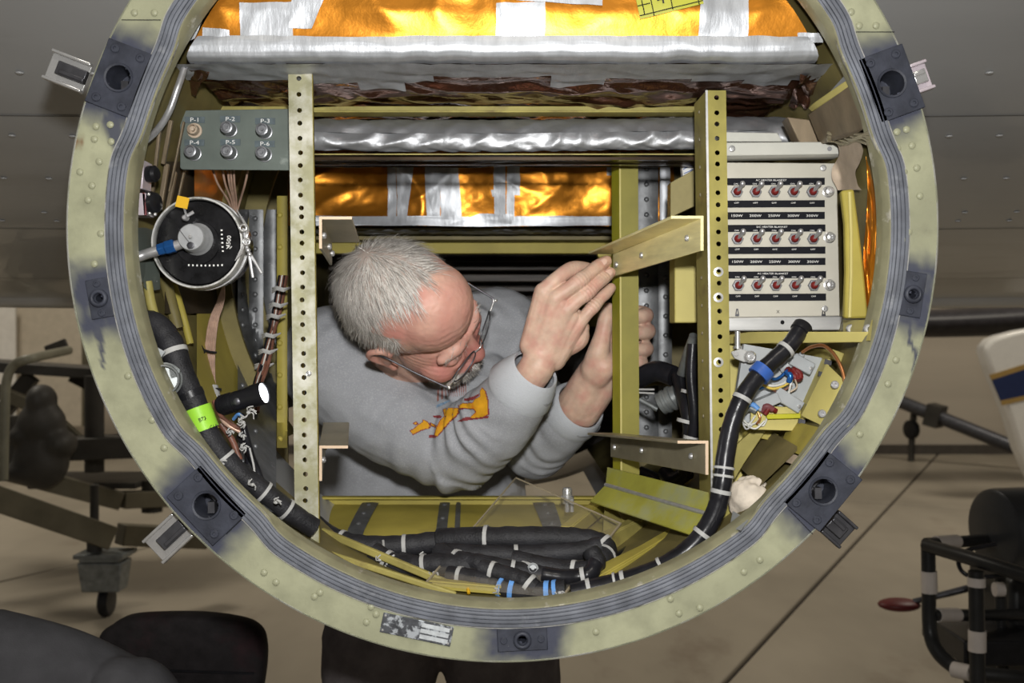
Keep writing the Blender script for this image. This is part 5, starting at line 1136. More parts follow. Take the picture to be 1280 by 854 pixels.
hd.limb([PX((728,512,1.69)), PX((750,484,1.668)), PX((756,466,1.655))], [.031,.026,.022], 20)
lv_, ln_, lf_ = fuse(hd, .0020, 3)
lv_ = lsmooth(lv_, lf_, W(746,466,1.635), .026, 40)
# ---- the rest of the body under the clothes
RS, R1, RE, RF, RC = W(418,452,1.735), W(488,516,1.705), W(568,564,1.668), W(624,520,1.590), W(668,464,1.532)
LS, L1, LE, LC = W(622,424,1.87), W(655,510,1.85), W(670,556,1.80), W(724,508,1.695)
NB = H(0,-.040,-.150)
bd = MB()
bd.limb([H(0,-.020,-.02), H(0,-.024,-.075), H(0,-.030,-.12), NB], [.056,.056,.060,.070], 22)
bd.limb([RS, NB+V((0,.05,-.02)), LS], [.062,.075,.062], 20); bd.limb([RS,R1,RE], [.060,.052,.042], 18); bd.limb([RE,RF,RF+(RC-RF)*.6], [.042,.038,.024], 18)
bd.limb([LS,L1,LE], [.060,.050,.040], 18); bd.limb([LE,(LE+LC)/2,LE+(LC-LE)*.8], [.040,.036,.026], 18)
HIP = V((-.135, 2.03, .80))
for ox in (-.05, 0, .05): bd.limb([V((-.170+ox*.8,1.95,1.06)), V((-.190+ox,2.02,.96)), HIP+V((-.03+ox,.05,-.06))], [.085,.100,.105], 20)
for sx in (-1, 1):
    hx = -.132+sx*.112; bd.limb([V((hx*.9,2.03,.68)), V((hx+sx*.01,1.93,.46)), V((hx+sx*.01,2.0,.10))], [.085,.062,.045], 18); bd.limb([V((hx,2.02,.05)), V((hx+sx*.02,1.85,.035))], [.04,.032], 14)
bv, bn, bf = fuse(bd, .0085, 4)
skin = MB()
hw_ = [tuple(H(*p)) for p in hv]
skin.add(hw_, hfc); n1 = len(skin.v); skin.add(rv_, rf_); n2 = len(skin.v); skin.add(lv_, lf_); n3 = len(skin.v); skin.add(bv, bf)
def hairline(x, y, z):    # >0 inside the hair
    ax = abs(x); d = math.sqrt((x/.077)**2+((y+.014)/.099)**2)
    front = .052-1.1*max(0, ax-.020)+.45*max(0, .02-ax) if z > .06 else .0
    f1 = (.040-max(0, ax-.030)*1.3)-y if z > .075 else (.006+(z-.03)*.55)-y
    f2 = z-(-.004 if y > -.035 else -.062)
    f3 = .0755-ax if z < .045 else 1
    return min(f1, f2, f3)
pink = []; hairm = []; beard = []; lipm = []
for (x, y, z) in hv:
    nn = .012*noise.noise(V((x*60, y*60, z*60)))
    hairm.append(min(max((hairline(x, y, z)+nn)/.014, 0), 1))
    bz = min(max((-.054-z+nn)/.010, 0), 1)*min(max((y-.028)/.02, 0), 1)*(1 if abs(x) < .050 else max(0, 1-(abs(x)-.050)/.012)); bz *= 0 if (-.083 < z < -.072 and abs(x) < .020 and y > .085) else 1
    beard.append(bz); lipm.append(1 if (-.084 < z < -.072 and abs(x) < .021 and y > .088) else 0)
    pk = max(0, 1-math.hypot(x, y-.11, z+.04)/.055)*.9+max(0, 1-math.hypot(abs(x)-.045, y-.06, z+.03)/.045)*.6+(.56+.35*noise.noise(V((x*30,y*30,z*30)))) if y > -.03 else .5
    pink.append(min(max(pk, 0), 1))
def handpink(vs): return [min(max(.15+.5*noise.noise(V(p)*45)+.25*noise.noise(V(p)*140), 0), .8) for p in vs]
allp = pink+handpink(rv_)+handpink(lv_)+[.3]*len(bv); z_ = [0]*(len(skin.v)-n1)
m_skin = mat('fair_ruddy_skin', (.60,.415,.315), .46, var=.10, vscale=55, bump=.3, bscale=260, bdist=.0012, sss=.10, attr=[('pink', (.52,.215,.18)), ('hairmask', (.40,.33,.29)), ('beard', (.36,.335,.31)), ('lips', (.40,.16,.14))])
body = skin.build('body', m_skin, man, smooth=179)
for nm, dat in (('pink', allp), ('hairmask', hairm+z_), ('beard', beard+z_), ('lips', lipm+z_)):
    a = body.data.attributes.new(nm, 'FLOAT', 'POINT'); a.data.foreach_set('value', dat)
# hair strands on the scalp, short grey beard, eyebrows
m_h1 = mat('white_grey_hair', (.66,.63,.59), .42, var=.12, vscale=90); m_h2 = mat('mid_grey_hair', (.40,.375,.345), .45, var=.15, vscale=90); m_h3 = mat('dark_grey_hair', (.20,.185,.17), .45, var=.1)
def strands(pick, count, ln, flow, lift, wd, seed, segs=3):
    r = random.Random(seed); b = MB(); idx = [i for i in range(len(hv)) if pick[i] > .5]
    for _ in range(count):
        i = idx[r.randrange(len(idx))]; p = V(hv[i]); n = V(hn[i]); p = p+V((r.gauss(0,.0013), r.gauss(0,.0013), r.gauss(0,.0013)))
        d = flow(p); d = d-n*d.dot(n); 
        if d.length < 1e-5: continue
        d = (d.normalized()+V((r.gauss(0,.16), r.gauss(0,.16), r.gauss(0,.16)))).normalized(); L_ = ln*r.uniform(.6, 1.15); side = d.cross(n).normalized(); w = wd*r.uniform(.7, 1.3); lf = lift*r.uniform(.4, 1.5)
        vs = []; q = p-n*.0008
        for k in range(segs+1):
            t = k/segs; c = q+d*L_*t+n*(lf*math.sin(t*PI*.62)*L_)-n*(L_*t)**2*5.0; ww = w*(1-.85*t)
            vs += [H(*(c-side*ww)), H(*(c+side*ww))]
        b.add(vs, [(2*k, 2*k+1, 2*k+3, 2*k+2) for k in range(segs)], r.choices((0, 1, 2), (.55, .36, .09))[0])
    return b
WH = V((-.010,-.060,.120))
def flow(p):
    d = V((p.x-WH.x, p.y-WH.y, p.z-WH.z)); side = V((.55 if p.x > -.02 else -.6, .55, -.2))
    return d.normalized()*.8+(side if p.z > .07 else V((0,-.25,-1.0)))
hb3_ = strands(hairm, 11000, .030, flow, .16, .00042, 3); o = hb3_.build('hair', [m_h1, m_h2, m_h3], man, smooth=179); tag(o, kind='stuff')
hb4_ = strands(beard, 3200, .010, lambda p: V((p.x*4, .25, -1)), .5, .00032, 5, 2); o = hb4_.build('beard', [m_h1, m_h2, m_h3], man, smooth=179); tag(o, kind='stuff')
br = [1 if (.008 < z < .030 and y > .078 and .010 < abs(x) < .052) else 0 for (x, y, z) in hv]
hb5_ = strands(br, 170, .009, lambda p: V((1 if p.x > 0 else -1, .3, .25)), .5, .00035, 9, 2); o = hb5_.build('eyebrows', [m_h2, m_h2, m_h3], man, smooth=179); o['kind'] = 'stuff'
# fingernails on the near hand
nl = mat('fingernail', (.62,.42,.34), .25, var=.05)
for (x, y, Y, r) in ((754.5,327.5,1.491,.0058),(761,341,1.496,.0055)):
    b = MB(); c = PX((x, y, Y+.028-.0052)); b.ell(c, (.0068,.0016,.0052), (V((.78,.2,.6)).normalized(), V((.1,-1,.25)).normalized(), V((-.6,.1,.78)).normalized()), 14, 8); b.build('fingernail', nl, man, smooth=60)
# ---- sweatshirt
sw = MB()
sw.limb([RS, R1, RE], [.092,.082,.064], 24, 6); sw.limb([RE, RF, RC], [.063,.055,.0400], 24, 6); sw.limb([LS, L1, LE], [.090,.072,.058], 24, 6); sw.limb([LE, (LE+LC)/2, LC], [.056,.050,.0445], 24, 6)
sw.limb([RS+V((-.01,.02,0)), NB+V((-.03,.07,-.005)), LS], [.082,.082,.088], 22, 6)
for ox in (-.060, 0, .060): sw.limb([V((-.170+ox*.8,1.95,1.06)), V((-.190+ox,2.02,.96)), HIP+V((-.03+ox,.05,-.12))], [.112,.138,.145], 22, 6)
sw.limb([RS+V((.05,.14,-.02)), W(520,480,1.93), W(600,480,1.94)], [.09,.095,.09], 20)
sw.limb([W(432,492,1.74), W(500,512,1.72), W(560,505,1.72), W(604,486,1.77)], [.060,.055,.055,.060], 20)
sv, sn, sf = fuse(sw, .0050, 6)
AX = [(RS, R1), (R1, RE), (RE, RF), (RF, RC), (LS, L1), (L1, LE), (LE, LC)]
out = []
for p, n in zip(sv, sn):
    P_ = V(p); best = None
    for a, b_ in AX:
        d = b_-a; t = min(max((P_-a).dot(d)/d.length_squared, 0), 1); q = (P_-a-d*t).length
        if best is None or q < best[0]: best = (q, t, d.normalized(), a+d*t)
    d = best[2]; s_ = P_.dot(d); e = (P_-RE).length; e2 = (P_-LE).length; wr = 0
    if best[0] < .12:
        ph = s_*1.0+.028*noise.noise(P_*13); amp = .0020+.0050*math.exp(-(e/.085)**2)+.0045*math.exp(-(e2/.08)**2)
        wr = amp*math.sin(ph*170+5*noise.noise(P_*9))*max(0, .35+noise.noise(P_*11+V((5,1,2))))
        rad = (P_-best[3]).normalized()
        if e < .16:  # gathers that run down from the crook of the elbow
            aa = math.atan2(rad.x, rad.z); wr += .0042*math.exp(-(e/.10)**2)*math.sin(s_*95+P_.x*60)*(.5+.5*noise.noise(P_*15))
    wr += .0045*ridged(P_.x*1.1+P_.z*.8, P_.y*.8-P_.z*.5, 17, 9)*(.6+noise.noise(P_*5))+.0020*ridged(P_.x*.5+P_.z*1.3, P_.y+P_.x*.7, 27, 21)*max(0, .4+noise.noise(P_*8))+.0016*noise.noise(P_*40)
    out.append(V(p)+V(n)*wr)
cuffd = (RC-RF).normalized(); lcd = (LC-LE).normalized()
fs_keep = []
for f in sf:
    c = sum((out[i] for i in f), V((0,0,0)))/len(f)
    if (c-RC).dot(cuffd) > -.020 and (c-RC).length < .07: continue
    if (c-LC).dot(lcd) > -.010 and (c-LC).length < .075: continue
    fs_keep.append(f)
b = MB(); b.add(out, fs_keep)
m_sw = mat('heather_grey_fleece', (.335,.345,.368), .88, var=.06, vscale=14, bump=.5, bscale=520, bdist=.0012, col2=(.41,.42,.445), th=(.50,.66), c2scale=420, spec=.2)
shirt = b.build('sweatshirt', m_sw, man, smooth=179); shirt['label'] = 'heather grey sweatshirt with pushed-up sleeves'
m_rib = mat('ribbed_grey_cuff', (.46,.48,.51), .85, var=.06, vscale=14, bump=.5, bscale=420, spec=.2)
def cuff(c, d, r0, r1, ln, name='cuff', wob=.0012, seg=56):
    b = MB(); a_, b__, _ = basis(d); vs = []; prof = [(r1-.0035,ln-.004),(r1-.001,ln),(r1+.0015,ln-.003),(r0*.5+r1*.5+.002,ln*.5),(r0+.001,0),(r0-.003,-.012)]
    for (r, h) in prof:
        for k in range(seg): q = 2*PI*k/seg; vs.append(c+d*h+(a_*math.cos(q)+b__*math.sin(q))*(r+wob*math.sin(k*PI)))
    b.add(vs, [(i*seg+k, i*seg+(k+1) % seg, (i+1)*seg+(k+1) % seg, (i+1)*seg+k) for i in range(len(prof)-1) for k in range(seg)])
    return b.build(name, m_rib, shirt, smooth=60)
cuff(RC-cuffd*.040, cuffd, .0525, .0372, .044); cuff(LC-lcd*.026, lcd, .0505, .0430, .032)
# neck band and hood folds round the collar
b = MB(); nd = (H(0,0,0)-NB).normalized(); a_, b__, _ = basis(nd); c = NB-nd*.020+V((0,.035,-.02))
b.tube([c+(a_*math.cos(2*PI*k/40)*.088+b__*math.sin(2*PI*k/40)*.092)+nd*(.010*math.sin(2*PI*k/40*3)) for k in range(40)], .014, 12, closed=True); b.build('collar', m_rib, shirt, smooth=60)
# ---- print on the shirt: flames and the chest patch, laid on the cloth
from mathutils.bvhtree import BVHTree
bvh = BVHTree.FromPolygons([tuple(p) for p in out], fs_keep)
def onto(px, py, off):
    o_ = V((0,0,CH)); d = (W(px, py, 1)-o_).normalized(); h = bvh.ray_cast(o_, d)
    if h[0] is None: return None
    n = h[1] if h[1].dot(d) < 0 else -h[1]; return h[0]+n*off
def inpoly(x, y, P):
    c = False; j = len(P)-1
    for i in range(len(P)):
        if (P[i][1] > y) != (P[j][1] > y) and x < (P[j][0]-P[i][0])*(y-P[i][1])/(P[j][1]-P[i][1])+P[i][0]: c = not c
        j = i
    return c
def pdist(x, y, P):
    m = 1e9
    for i in range(len(P)):
        (x0, y0), (x1, y1) = P[i-1], P[i]; dx, dy = x1-x0, y1-y0; t = min(max(((x-x0)*dx+(y-y0)*dy)/max(dx*dx+dy*dy, 1e-9), 0), 1); m = min(m, math.hypot(x-x0-t*dx, y-y0-t*dy))
    return m
def decal(name, polys, m, off, grow=0, step=.9):
    b = MB()
    for P in polys:
        xs = [p[0] for p in P]; ys = [p[1] for p in P]; x0, y0 = min(xs)-grow-1, min(ys)-grow-1; nx = int((max(xs)+grow+1-x0)/step)+1; ny = int((max(ys)+grow+1-y0)/step)+1; idx = {}
        for j in range(ny+1):
            for i in range(nx+1):
                x, y = x0+i*step, y0+j*step
                if inpoly(x, y, P) or (grow and pdist(x, y, P) < grow):
                    q = onto(x, y, off)
                    if q is not None: idx[i, j] = len(b.v); b.v.append(tuple(q))
        for (i, j) in idx:
            if all(k in idx for k in ((i+1,j),(i+1,j+1),(i,j+1))):
                q = (idx[i,j], idx[i+1,j], idx[i+1,j+1], idx[i,j+1]); pts = [V(b.v[k]) for k in q]
                if max((pts[k]-pts[k-1]).length for k in range(4)) < .014: b.f.append(q); b.m.append(0)
    return b.build(name, m, shirt, smooth=179)
C8 = lambda L_: [(500+x/5.695, 470+y/5.695) for x, y in L_]
FL = [C8([(590,85),(615,110),(632,180),(635,272),(600,290),(545,300),(490,306),(520,280),(545,255),(525,235),(425,238),(415,215),(450,200),(520,195),(535,170),(575,150),(575,110)]),
      C8([(305,245),(350,232),(420,235),(425,262),(395,300),(355,330),(325,370),(270,432),(250,430),(255,400),(265,360),(285,320),(320,290)]),
      C8([(70,390),(95,380),(130,350),(165,330),(165,315),(180,320),(205,335),(215,360),(200,375),(150,390),(120,405),(95,420)]), C8([(212,335),(255,350),(262,368),(215,357)]), C8([(92,340),(115,328),(132,345),(110,350)])]
RD = FL+[C8([(415,325),(460,300),(560,290),(632,285),(632,294),(500,312)]), C8([(205,422),(262,424),(255,440),(208,440)]), C8([(235,285),(300,290),(290,302),(240,296)]), C8([(460,170),(530,150),(570,130),(560,145),(520,172),(465,180)])]
decal('flame_outline', RD, mat('dark_red_print', (.24,.045,.05), .8, var=.1), .0012, 1.0)
decal('flame_print', FL, mat('yellow_orange_print', (.66,.33,.015), .75, var=.12, vscale=70, col2=(.62,.16,.01), th=(.58,.72), c2scale=38), .0019)
CP = [[(546,488),(549,486),(549,502),(546,504)],[(551,485),(554,484),(554,500),(551,501)],[(556,483),(558,482),(558,498),(556,499)]]+[[(560+2.6*k,483-.35*k),(561.7+2.6*k,482.8-.35*k),(562+2.6*k,497-.3*k),(560.3+2.6*k,497.2-.3*k)] for k in range(9)]
decal('chest_lettering', CP, mat('faded_red_print', (.30,.13,.11), .8, var=.1), .0014, 0, .6)
decal('chest_stripe', [[(545,507),(556,502),(562,500),(562,503),(550,509),(545,512)]], mat('faded_blue_print', (.20,.30,.42), .8, var=.1), .0014, 0, .8)
# ---- trousers and shoes
tr = MB()
for sx in (-1, 1):
    hx = -.132+sx*.100; tr.limb([V((hx,2.03,.70)), V((hx,1.955,.60)), V((hx+sx*.020,1.93,.46)), V((hx+sx*.024,1.99,.10))], [.132,.120,.100,.078], 22, 6)
tr.limb([HIP+V((-.06,.02,-.10)), HIP+V((.06,.02,-.10))], [.150,.150], 20)
tv, tn, tf = fuse(tr, .0075, 5); tv = [V(p)+V(n)*(.004*ridged(V(p).x, V(p).z*2, 41, 7)+.002*noise.noise(V(p)*30)) for p, n in zip(tv, tn)]
b = MB(); b.add(tv, tf); o = b.build('trousers', mat('black_brown_denim', (.15,.132,.135), .85, var=.15, vscale=30, bump=.3, bscale=400, spec=.2), man, smooth=179); o['label'] = 'dark trousers'
for sx in (-1, 1):
    hx = -.132+sx*.122; b = MB(); b.limb([V((hx,2.03,.048)), V((hx+sx*.012,1.92,.046)), V((hx+sx*.02,1.80,.036))], [.046,.047,.036], 18); b.v = [(x, y, max(z, .0)) for x, y, z in b.v]; b.build('shoe', M_['black'], man, smooth=60)
# ---- glasses
gl_ = thing('eyeglasses', 'thin dark wire-rimmed glasses worn by the bent person in the sweatshirt', 'glasses', H(0,.10,-.02))
for s_ in (-1, 1):
    b = MB(); ring_ = []
    for k in range(28):
        q = 2*PI*k/28; cx, cz = math.cos(q), math.sin(q); ring_.append(H(s_*(.034+.0265*abs(cx)**.8*(1 if cx > 0 else -1)), .104-.010*((.034+.026*cx)/.06)**2, -.018+.0165*abs(cz)**.8*(1 if cz > 0 else -1)))
    b.tube(ring_, .0011, 8, closed=True); b.build('rim', M_['dkmetal'], gl_, smooth=60)
    b = MB(); n_ = len(ring_); c = sum(ring_, V((0,0,0)))/n_; b.add(ring_+[c], [(k, (k+1) % n_, n_) for k in range(n_)]); b.build('lens', mat('spectacle_lens', (.75,.78,.78), .03, var=0, alpha=.12, spec=.8), gl_, smooth=179)
    b = MB(); b.tube([H(s_*.060,.096,-.012), H(s_*.074,.095,-.008), H(s_*.078,.092,-.006)], .0016, 8); b.ell(H(s_*.077,.097,-.007), .0028, nu=10, nv=8); b.build('hinge', M_['chrome'], gl_, smooth=60)
    b = MB(); b.tube(spline([H(s_*.078,.094,-.006), H(s_*.081,.05,.006), H(s_*.083,.0,.022), H(s_*.083,-.022,.010), H(s_*.080,-.034,-.012)]), .0015, 8); b.build('temple', M_['dkmetal'], gl_, smooth=60)
b = MB(); b.tube(spline([H(-.009,.105,-.012), H(0,.110,-.007), H(.009,.105,-.012)]), .0012, 8); b.build('nose_bridge', M_['chrome'], gl_, smooth=60)
# ================================================================ AROUND THE POD
m_std = mat('olive_drab_steel', (.125,.11,.075), .5, .2, var=.2, vscale=6)
m_stdk = mat('dark_stand_steel', (.045,.041,.035), .55, var=.25, vscale=7)
st = thing('equipment_stand', 'olive drab wheeled steel stand with square tubes, left of the round pod', 'stand', V((-1.9,4.3,0)))
def bb(name, a, c, w, h, m, par, up=(0,0,1), bevel=.004): b = MB(); b.bar(W(*a), W(*c), w, h, up=up); return b.build(name, m, par, bevel=bevel)
t1 = bb('base_beam', (-60,604,3.8), (137,672,4.2), .085, .095, m_std, st); b = MB(); b.bar(W(137,672,4.2), W(138.2,672.4,4.2), .06, .07, up=(0,0,1)); b.build('tube_mouth', M_['black'], t1)
bb('base_beam', (150,668,4.24), (255,673,4.5), .085, .085, m_std, st)
t2 = bb('base_beam', (-40,576,4.6), (150,626,4.95), .085, .085, m_std, st); bb('base_beam', (152,625,4.97), (230,622,5.2), .08, .08, m_std, st)
bb('deck_plate', (60,600,5.2), (190,600,5.2), .45, .03, m_stdk, st, up=(0,0,1))
for (x, y0, y1, Y, r, m) in ((118,606,664,4.25,.018,m_stdk),(118,470,590,4.9,.045,m_stdk),(118,664,690,4.22,.03,m_stdk),(8,520,600,4.6,.05,m_stdk),(190,600,640,5.1,.05,m_stdk)):
    b = MB(); b.cyl(W(x,y0,Y), W(x,y1,Y), r, 14); b.build('post', m, st)
cs = MB(); cs.box(W(132,692,4.22), (.20,.16,.018)); cs.box(W(132,697,4.22), (.16,.14,.012)); o = cs.build('caster_plate', M_['conn'], st, bevel=.002)
b = MB(); c = W(131,722,4.22); b.hexa([c+V((-.075,-.05,-.05)),c+V((.075,-.05,-.05)),c+V((.075,.05,-.05)),c+V((-.075,.05,-.05)),c+V((-.09,-.06,.07)),c+V((.09,-.06,.07)),c+V((.09,.06,.07)),c+V((-.09,.06,.07))]); b.build('caster_fork', M_['conn'], o, bevel=.006)
b = MB(); wz = .062; b.lathe(V((c.x-.022,4.24,wz)), (1,0,0), [(.02,0),(.055,.002),(.062,.01),(.062,.034),(.055,.042),(.02,.044)], 26); b.build('caster_wheel', M_['black'], o, smooth=40)
# pump body, tray and struts of the stand
b = MB()
for (x, y, Y, rx, rz) in ((52,530,4.5,.105,.10),(52,575,4.5,.12,.13),(30,545,4.5,.06,.05),(78,555,4.5,.06,.06),(52,500,4.5,.06,.07),(40,590,4.5,.14,.05)): b.ell(W(x,y,Y), (rx,.09,rz), nu=18, nv=12)
v_, n_2, f_ = fuse(b, .014, 3); b = MB(); b.add([tuple(x) for x in v_], f_); b.build('pump_body', m_stdk, st, smooth=60)
for (a, c, w, h, m) in (((-30,455,5.2),(190,470,5.4),.5,.05,m_stdk),((60,515,5.0),(115,565,5.0),.04,.05,m_std),((-10,486,5.0),(70,520,5.0),.05,.06,m_std),((90,560,4.9),(200,556,5.0),.22,.10,m_stdk),((150,540,5.0),(200,538,5.1),.10,.05,m_std),((120,470,5.1),(215,486,5.2),.06,.12,m_stdk),((0,520,5.4),(40,470,5.4),.06,.08,m_stdk),((90,470,5.5),(150,500,5.5),.05,.06,m_stdk),((0,556,4.7),(34,560,4.7),.08,.10,m_stdk)):
    bb('stand_member', a, c, w, h, m, st)
b = MB(); b.tube(spline([W(4,600,4.0),W(6,520,4.0),W(8,478,4.0),W(18,456,4.0),W(40,448,4.0),W(86,438,4.3)]), .018, 12); b.build('handle_tube', mat('pale_olive_tube', (.20,.19,.14), .4, var=.1), st, smooth=60)
bb('stand_arm', (58,440,4.4), (84,430,4.4), .02, .05, m_stdk, st); bb('stand_leg', (-60,700,4.6), (-60,790,4.6), .06, .06, m_std, st)
pn = thing('panel_board', 'pale board standing behind the olive stand at the far left edge', 'board', W(-20,552,9.6)); bb('board', (-70,420,9.6), (-70,560,9.6), .04, .9, mat('pale_board', (.62,.57,.50), .6, var=.05), pn, up=(1,0,0)); 
b = MB(); b.box(W(-10,455,9.5), (.44,.03,1.1)); b.build('face_sheet', mat('white_board_face', (.72,.69,.64), .6, var=.05), pn)
pn2 = thing('panel_board', 'wide beige board behind the olive stand, beside the pale board', 'board', W(60,552,9.6)); b = MB(); b.box(W(62,455,9.6), (.60,.03,1.15)); b.build('board', mat('beige_board', (.50,.44,.35), .6, var=.06), pn2, bevel=.005); b = MB(); b.box(W(104,455,9.62), (.12,.04,1.15)); b.build('board_edge', m_std, pn2)
# parked aircraft tail at the right
pa = thing('parked_aircraft', 'white rounded aircraft tail piece with a navy stripe edged in gold, far right', 'aircraft', W(1290,560,7.2))
def slab_px(name, poly, Y, th, m, par, bevel=0): b = MB(); b.prism([W(x,y,Y) for x,y in poly], (0,th,0)); return b.build(name, m, par, bevel=bevel, bseg=3)
fo = slab_px('fin', [(1231,440),(1233,432),(1240,424),(1252,419),(1275,413),(1330,404),(1330,640),(1292,600),(1275,562),(1262,520),(1250,490),(1238,462)], 7.2, .16, mat('white_aircraft_paint', (.70,.68,.64), .35, var=.03, coat=.3), pa, .03)
gm = mat('gold_stripe', (.34,.22,.07), .4, var=.05); nm = mat('navy_stripe', (.018,.028,.085), .4, var=.05)
slab_px('gold_stripe', [(1237,469),(1330,440),(1330,446),(1240,475)], 7.195, .01, gm, fo); slab_px('navy_stripe', [(1240,475),(1330,446),(1330,484),(1251,501)], 7.195, .01, nm, fo); slab_px('gold_stripe', [(1251,501),(1330,484),(1330,489),(1253,507)], 7.195, .01, gm, fo)
b = MB(); b.limb([W(1060,405,8.0), W(1180,404,8.0), W(1340,396,8.0)], [.10,.11,.13], 16); b.v = [(x, 8+(y-8)*2.2, z) for x, y, z in b.v]; b.build('tailplane', mat('dark_brown_blue_paint', (.035,.032,.036), .4, var=.2), pa, smooth=60)
b = MB(); b.cyl(W(1400,560,7.3), V((W(1400,0,7.3).x,7.3,.0)), .06, 14); b.build('support_leg', m_stdk, pa)
tw_ = thing('tow_bar', 'dark steel tow bar with a small wheel, lying on the floor at the right', 'tow bar', V((W(1200,0,9.4).x, 9.4, 0)))
b = MB(); b.cyl(W(1105,494,9.8), W(1300,572,9.0), .062, 14); b.build('bar', M_['dkmetal'], tw_, smooth=60); bb('collar', (1160,517,9.58), (1178,522,9.5), .22, .2, m_stdk, tw_)
b = MB(); c = W(1140,537,9.7); b.lathe(c+V((-.04,0,0)), (1,.3,0), [(.03,0),(.085,.01),(.09,.04),(.085,.07),(.03,.08)], 22); b.build('wheel', M_['black'], tw_, smooth=40); bb('wheel_arm', (1143,512,9.7), (1140,538,9.7), .05, .05, m_stdk, tw_)
b = MB(); b.cyl(W(1140,540,9.72), V((c.x,9.72,.0)), .03, 10); b.build('foot', m_stdk, tw_)
# cart with a tube frame
ct = thing('tool_cart', 'black tube-frame cart with white tape bands at the lower right corner', 'cart', V((1.32,2.9,0)))
m_ct = mat('black_cart_tube', (.018,.018,.018), .4, var=.2); m_bd = mat('white_tape_band', (.52,.47,.43), .6, var=.06)
for pts, r in (([(1160,680,2.85),(1161,730,2.85),(1162,785,2.85),(1170,812,2.82),(1190,832,2.78),(1216,842,2.72)],.019),([(1158,680,2.85),(1220,676,3.0),(1290,671,3.15)],.017),([(1158,682,2.85),(1220,700,2.65),(1290,722,2.5)],.019),([(1220,714,2.62),(1221,780,2.62),(1222,860,2.62),(1222,980,2.62)],.019),([(1165,769,2.85),(1220,769,2.95),(1300,768,3.05)],.017),([(1250,720,3.0),(1252,800,3.0),(1254,870,3.0),(1254,910,3.0)],.016),([(1216,842,2.72),(1262,846,2.7),(1300,850,2.7)],.019),([(1285,672,3.1),(1286,780,3.1),(1286,896,3.1)],.018)):
    b = MB(); b.tube(spline([W(*p) for p in pts]), r, 12); b.build('frame_tube', m_ct, ct, smooth=60)
for (p0, p1, r) in (((1161,714,2.85),(1162,741,2.85),.0215),((1170,679,2.88),(1196,677,2.94),.0195),((1220.5,722,2.62),(1220.5,733,2.62),.022),((1221.5,788,2.62),(1221.5,814,2.62),.022),((1171,769,2.86),(1197,769,2.91),.0195),((1243,737,2.9),(1254,737,2.9),.02),((1192,837,2.76),(1214,842,2.72),.021)):
    b = MB(); b.cyl(W(*p0), W(*p1), r, 14); b.build('tape_band', m_bd, ct, smooth=60)
b = MB(); b.box(W(1225,798,3.0), (.22,.3,.07)); b.build('battery_box', M_['black'], ct, bevel=.006)
b = MB(); b.box(W(1268,770,3.2), (.16,.3,.30)); b.build('motor_housing', m_ct, ct, bevel=.02)
b = MB(); b.lathe(W(1240,662,3.0), (1,.22,0), [(.02,0),(.105,.0),(.115,.006),(.118,.02),(.118,.20),(.10,.21),(.02,.21)], 40); b.build('drum', mat('dark_satin_drum', (.05,.052,.056), .32, .5, var=.05), ct, smooth=35)
b = MB(); b.tube(spline([W(1245,680,2.75),(W(1205,690,2.75)),W(1199,708,2.72),W(1215,721,2.70),W(1260,719,2.7),W(1300,716,2.7)]), .006, 8); b.build('cable_loop', M_['vinyl'], ct, smooth=60)
b = MB(); b.lathe(W(1246,850,3.1), (1,.2,0), [(.03,0),(.17,.0),(.185,.02),(.185,.05),(.17,.07),(.03,.07)], 30); b.build('wheel', M_['black'], ct, smooth=40)
pd_ = thing('paddle', 'dark red paddle with a thin dark handle resting against the cart', 'paddle', W(1150,765,3.3))
b = MB(); b.ell(W(1124,756,3.35), (.068,.05,.020), nu=24, nv=14); b.build('blade', mat('dark_red_plastic', (.10,.014,.014), .45, var=.15), pd_, smooth=60)
b = MB(); b.tube([W(1142,752,3.34), W(1185,742,3.3), W(1240,728,3.25)], [.009,.011,.012], 10); b.build('handle', M_['dkmetal'], pd_, smooth=60)
# black stool and a jacket thrown over it, lower left
YS = 2.0
ch = thing('shop_stool', 'black low-backed shop stool with rounded backrest at the lower left', 'stool', V((W(225,0,YS).x, YS-.15, 0)))
def rounded(poly, n=5):
    q = spline([(x, y) for x, y in poly+poly[:3]], n); return q[n:n*(len(poly)+1)]
op = [(118,806),(136,784),(166,771),(240,767.5),(296,775),(322,788),(330,812),(328,850),(318,890),(290,905),(160,905),(126,880)]
pp = [W(x,y,YS) for x,y in [tuple(q) for q in rounded(op)]]; c = sum(pp, V((0,0,0)))/len(pp); b = MB(); n = len(pp); rings = []
for (f, y) in ((.90,-.022),(.965,-.016),(.992,-.006),(1,.008),(.99,.026),(.95,.040)): rings += [c+(p-c)*f+V((0,y+.05*((p.x-c.x)/.16)**2*.35,0)) for p in pp]
b.add(rings, [(i*n+k, i*n+(k+1) % n, (i+1)*n+(k+1) % n, (i+1)*n+k) for i in range(5) for k in range(n)]+[tuple(range(n))[::-1], tuple(5*n+k for k in range(n))])
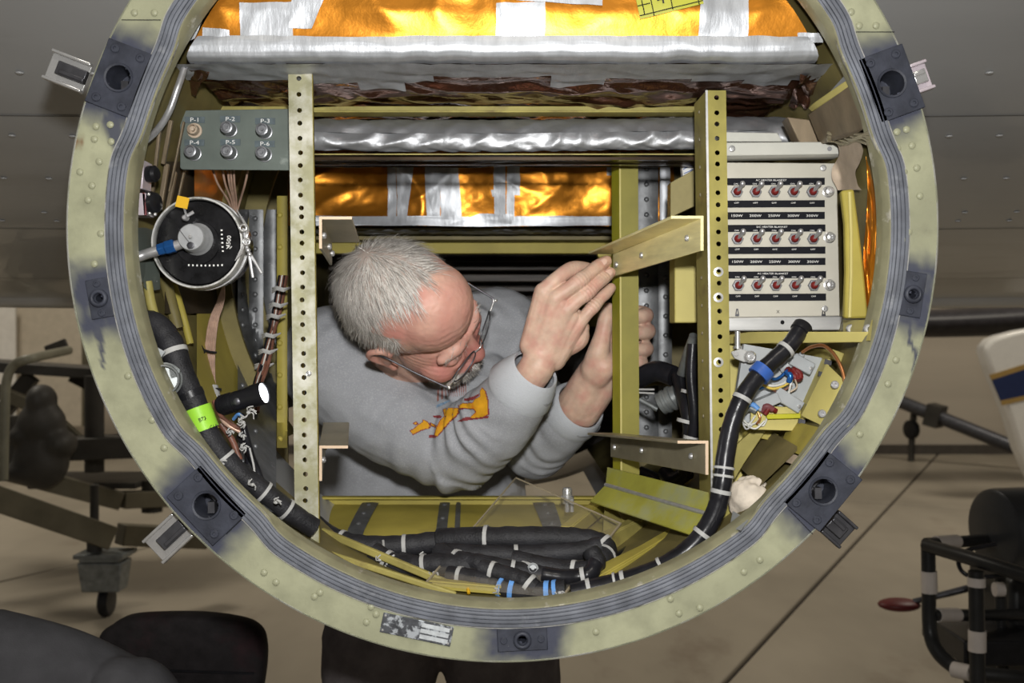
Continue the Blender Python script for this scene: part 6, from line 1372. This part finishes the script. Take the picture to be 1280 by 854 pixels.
m_st = mat('black_stool_fabric', (.016,.0135,.0145), .8, var=.25, vscale=40, bump=.35, bscale=300, spec=.25, col2=(.040,.014,.018), th=(.58,.8), c2scale=6)
b.build('backrest', m_st, ch, smooth=50)
b = MB(); b.bar(W(200,838,YS-.024), W(318,842,YS-.012), .004,.003); b.build('backrest_seam', M_['black'], ch)
cx = W(225,0,YS).x; b = MB(); b.box((cx-.02, YS-.22, .37), (.42,.36,.07)); b.build('seat', m_st, ch, bevel=.025, bseg=4)
b = MB(); b.cyl((cx-.02,YS-.2,.06), (cx-.02,YS-.2,.34), .024, 16); b.bar((cx,YS+.03,.36),(cx,YS+.05,.52),.05,.012, up=(0,1,0)); b.build('post', M_['dkmetal'], ch)
for k in range(5):
    a = 2*PI*k/5+.3; e = V((cx-.02+.24*math.cos(a), YS-.2+.24*math.sin(a), .055)); b = MB(); b.bar((cx-.02,YS-.2,.085), e, .03,.025); o = b.build('leg', M_['dkmetal'], ch, bevel=.004)
    b = MB(); b.lathe(e+V((-.012,0,-.027)), (1,0,0), [(.012,0),(.028,.002),(.028,.022),(.012,.024)], 18); b.build('caster', M_['black'], o)
jk = MB()
for pts, r in (([W(-60,846,1.56),W(25,845,1.60),W(100,866,1.64),W(170,900,1.68),W(215,935,1.70)],[.10,.088,.085,.080,.06]),([W(150,862,1.60),W(172,872,1.62),W(196,905,1.66)],[.045,.055,.05]),([W(20,900,1.62),W(110,960,1.66),W(190,990,1.70)],[.10,.10,.09]),([V((-.78,1.62,.50)),V((-.70,1.70,.47))],[.08,.075])): jk.limb(pts, r, 18)
v_, n_2, f_ = fuse(jk, .007, 8); v_ = [V(p)+V(n)*(.006*ridged(V(p).x*1.2+V(p).z, V(p).y, 51, 8)) for p, n in zip(v_, n_2)]
b = MB(); b.add(v_, f_); tag(b.build('jacket', mat('dark_grey_jacket_cloth', (.075,.075,.082), .85, var=.1, vscale=30, bump=.35, bscale=420, spec=.2), smooth=179), 'dark grey cloth jacket slumped over the stool in the lower left corner', 'jacket')
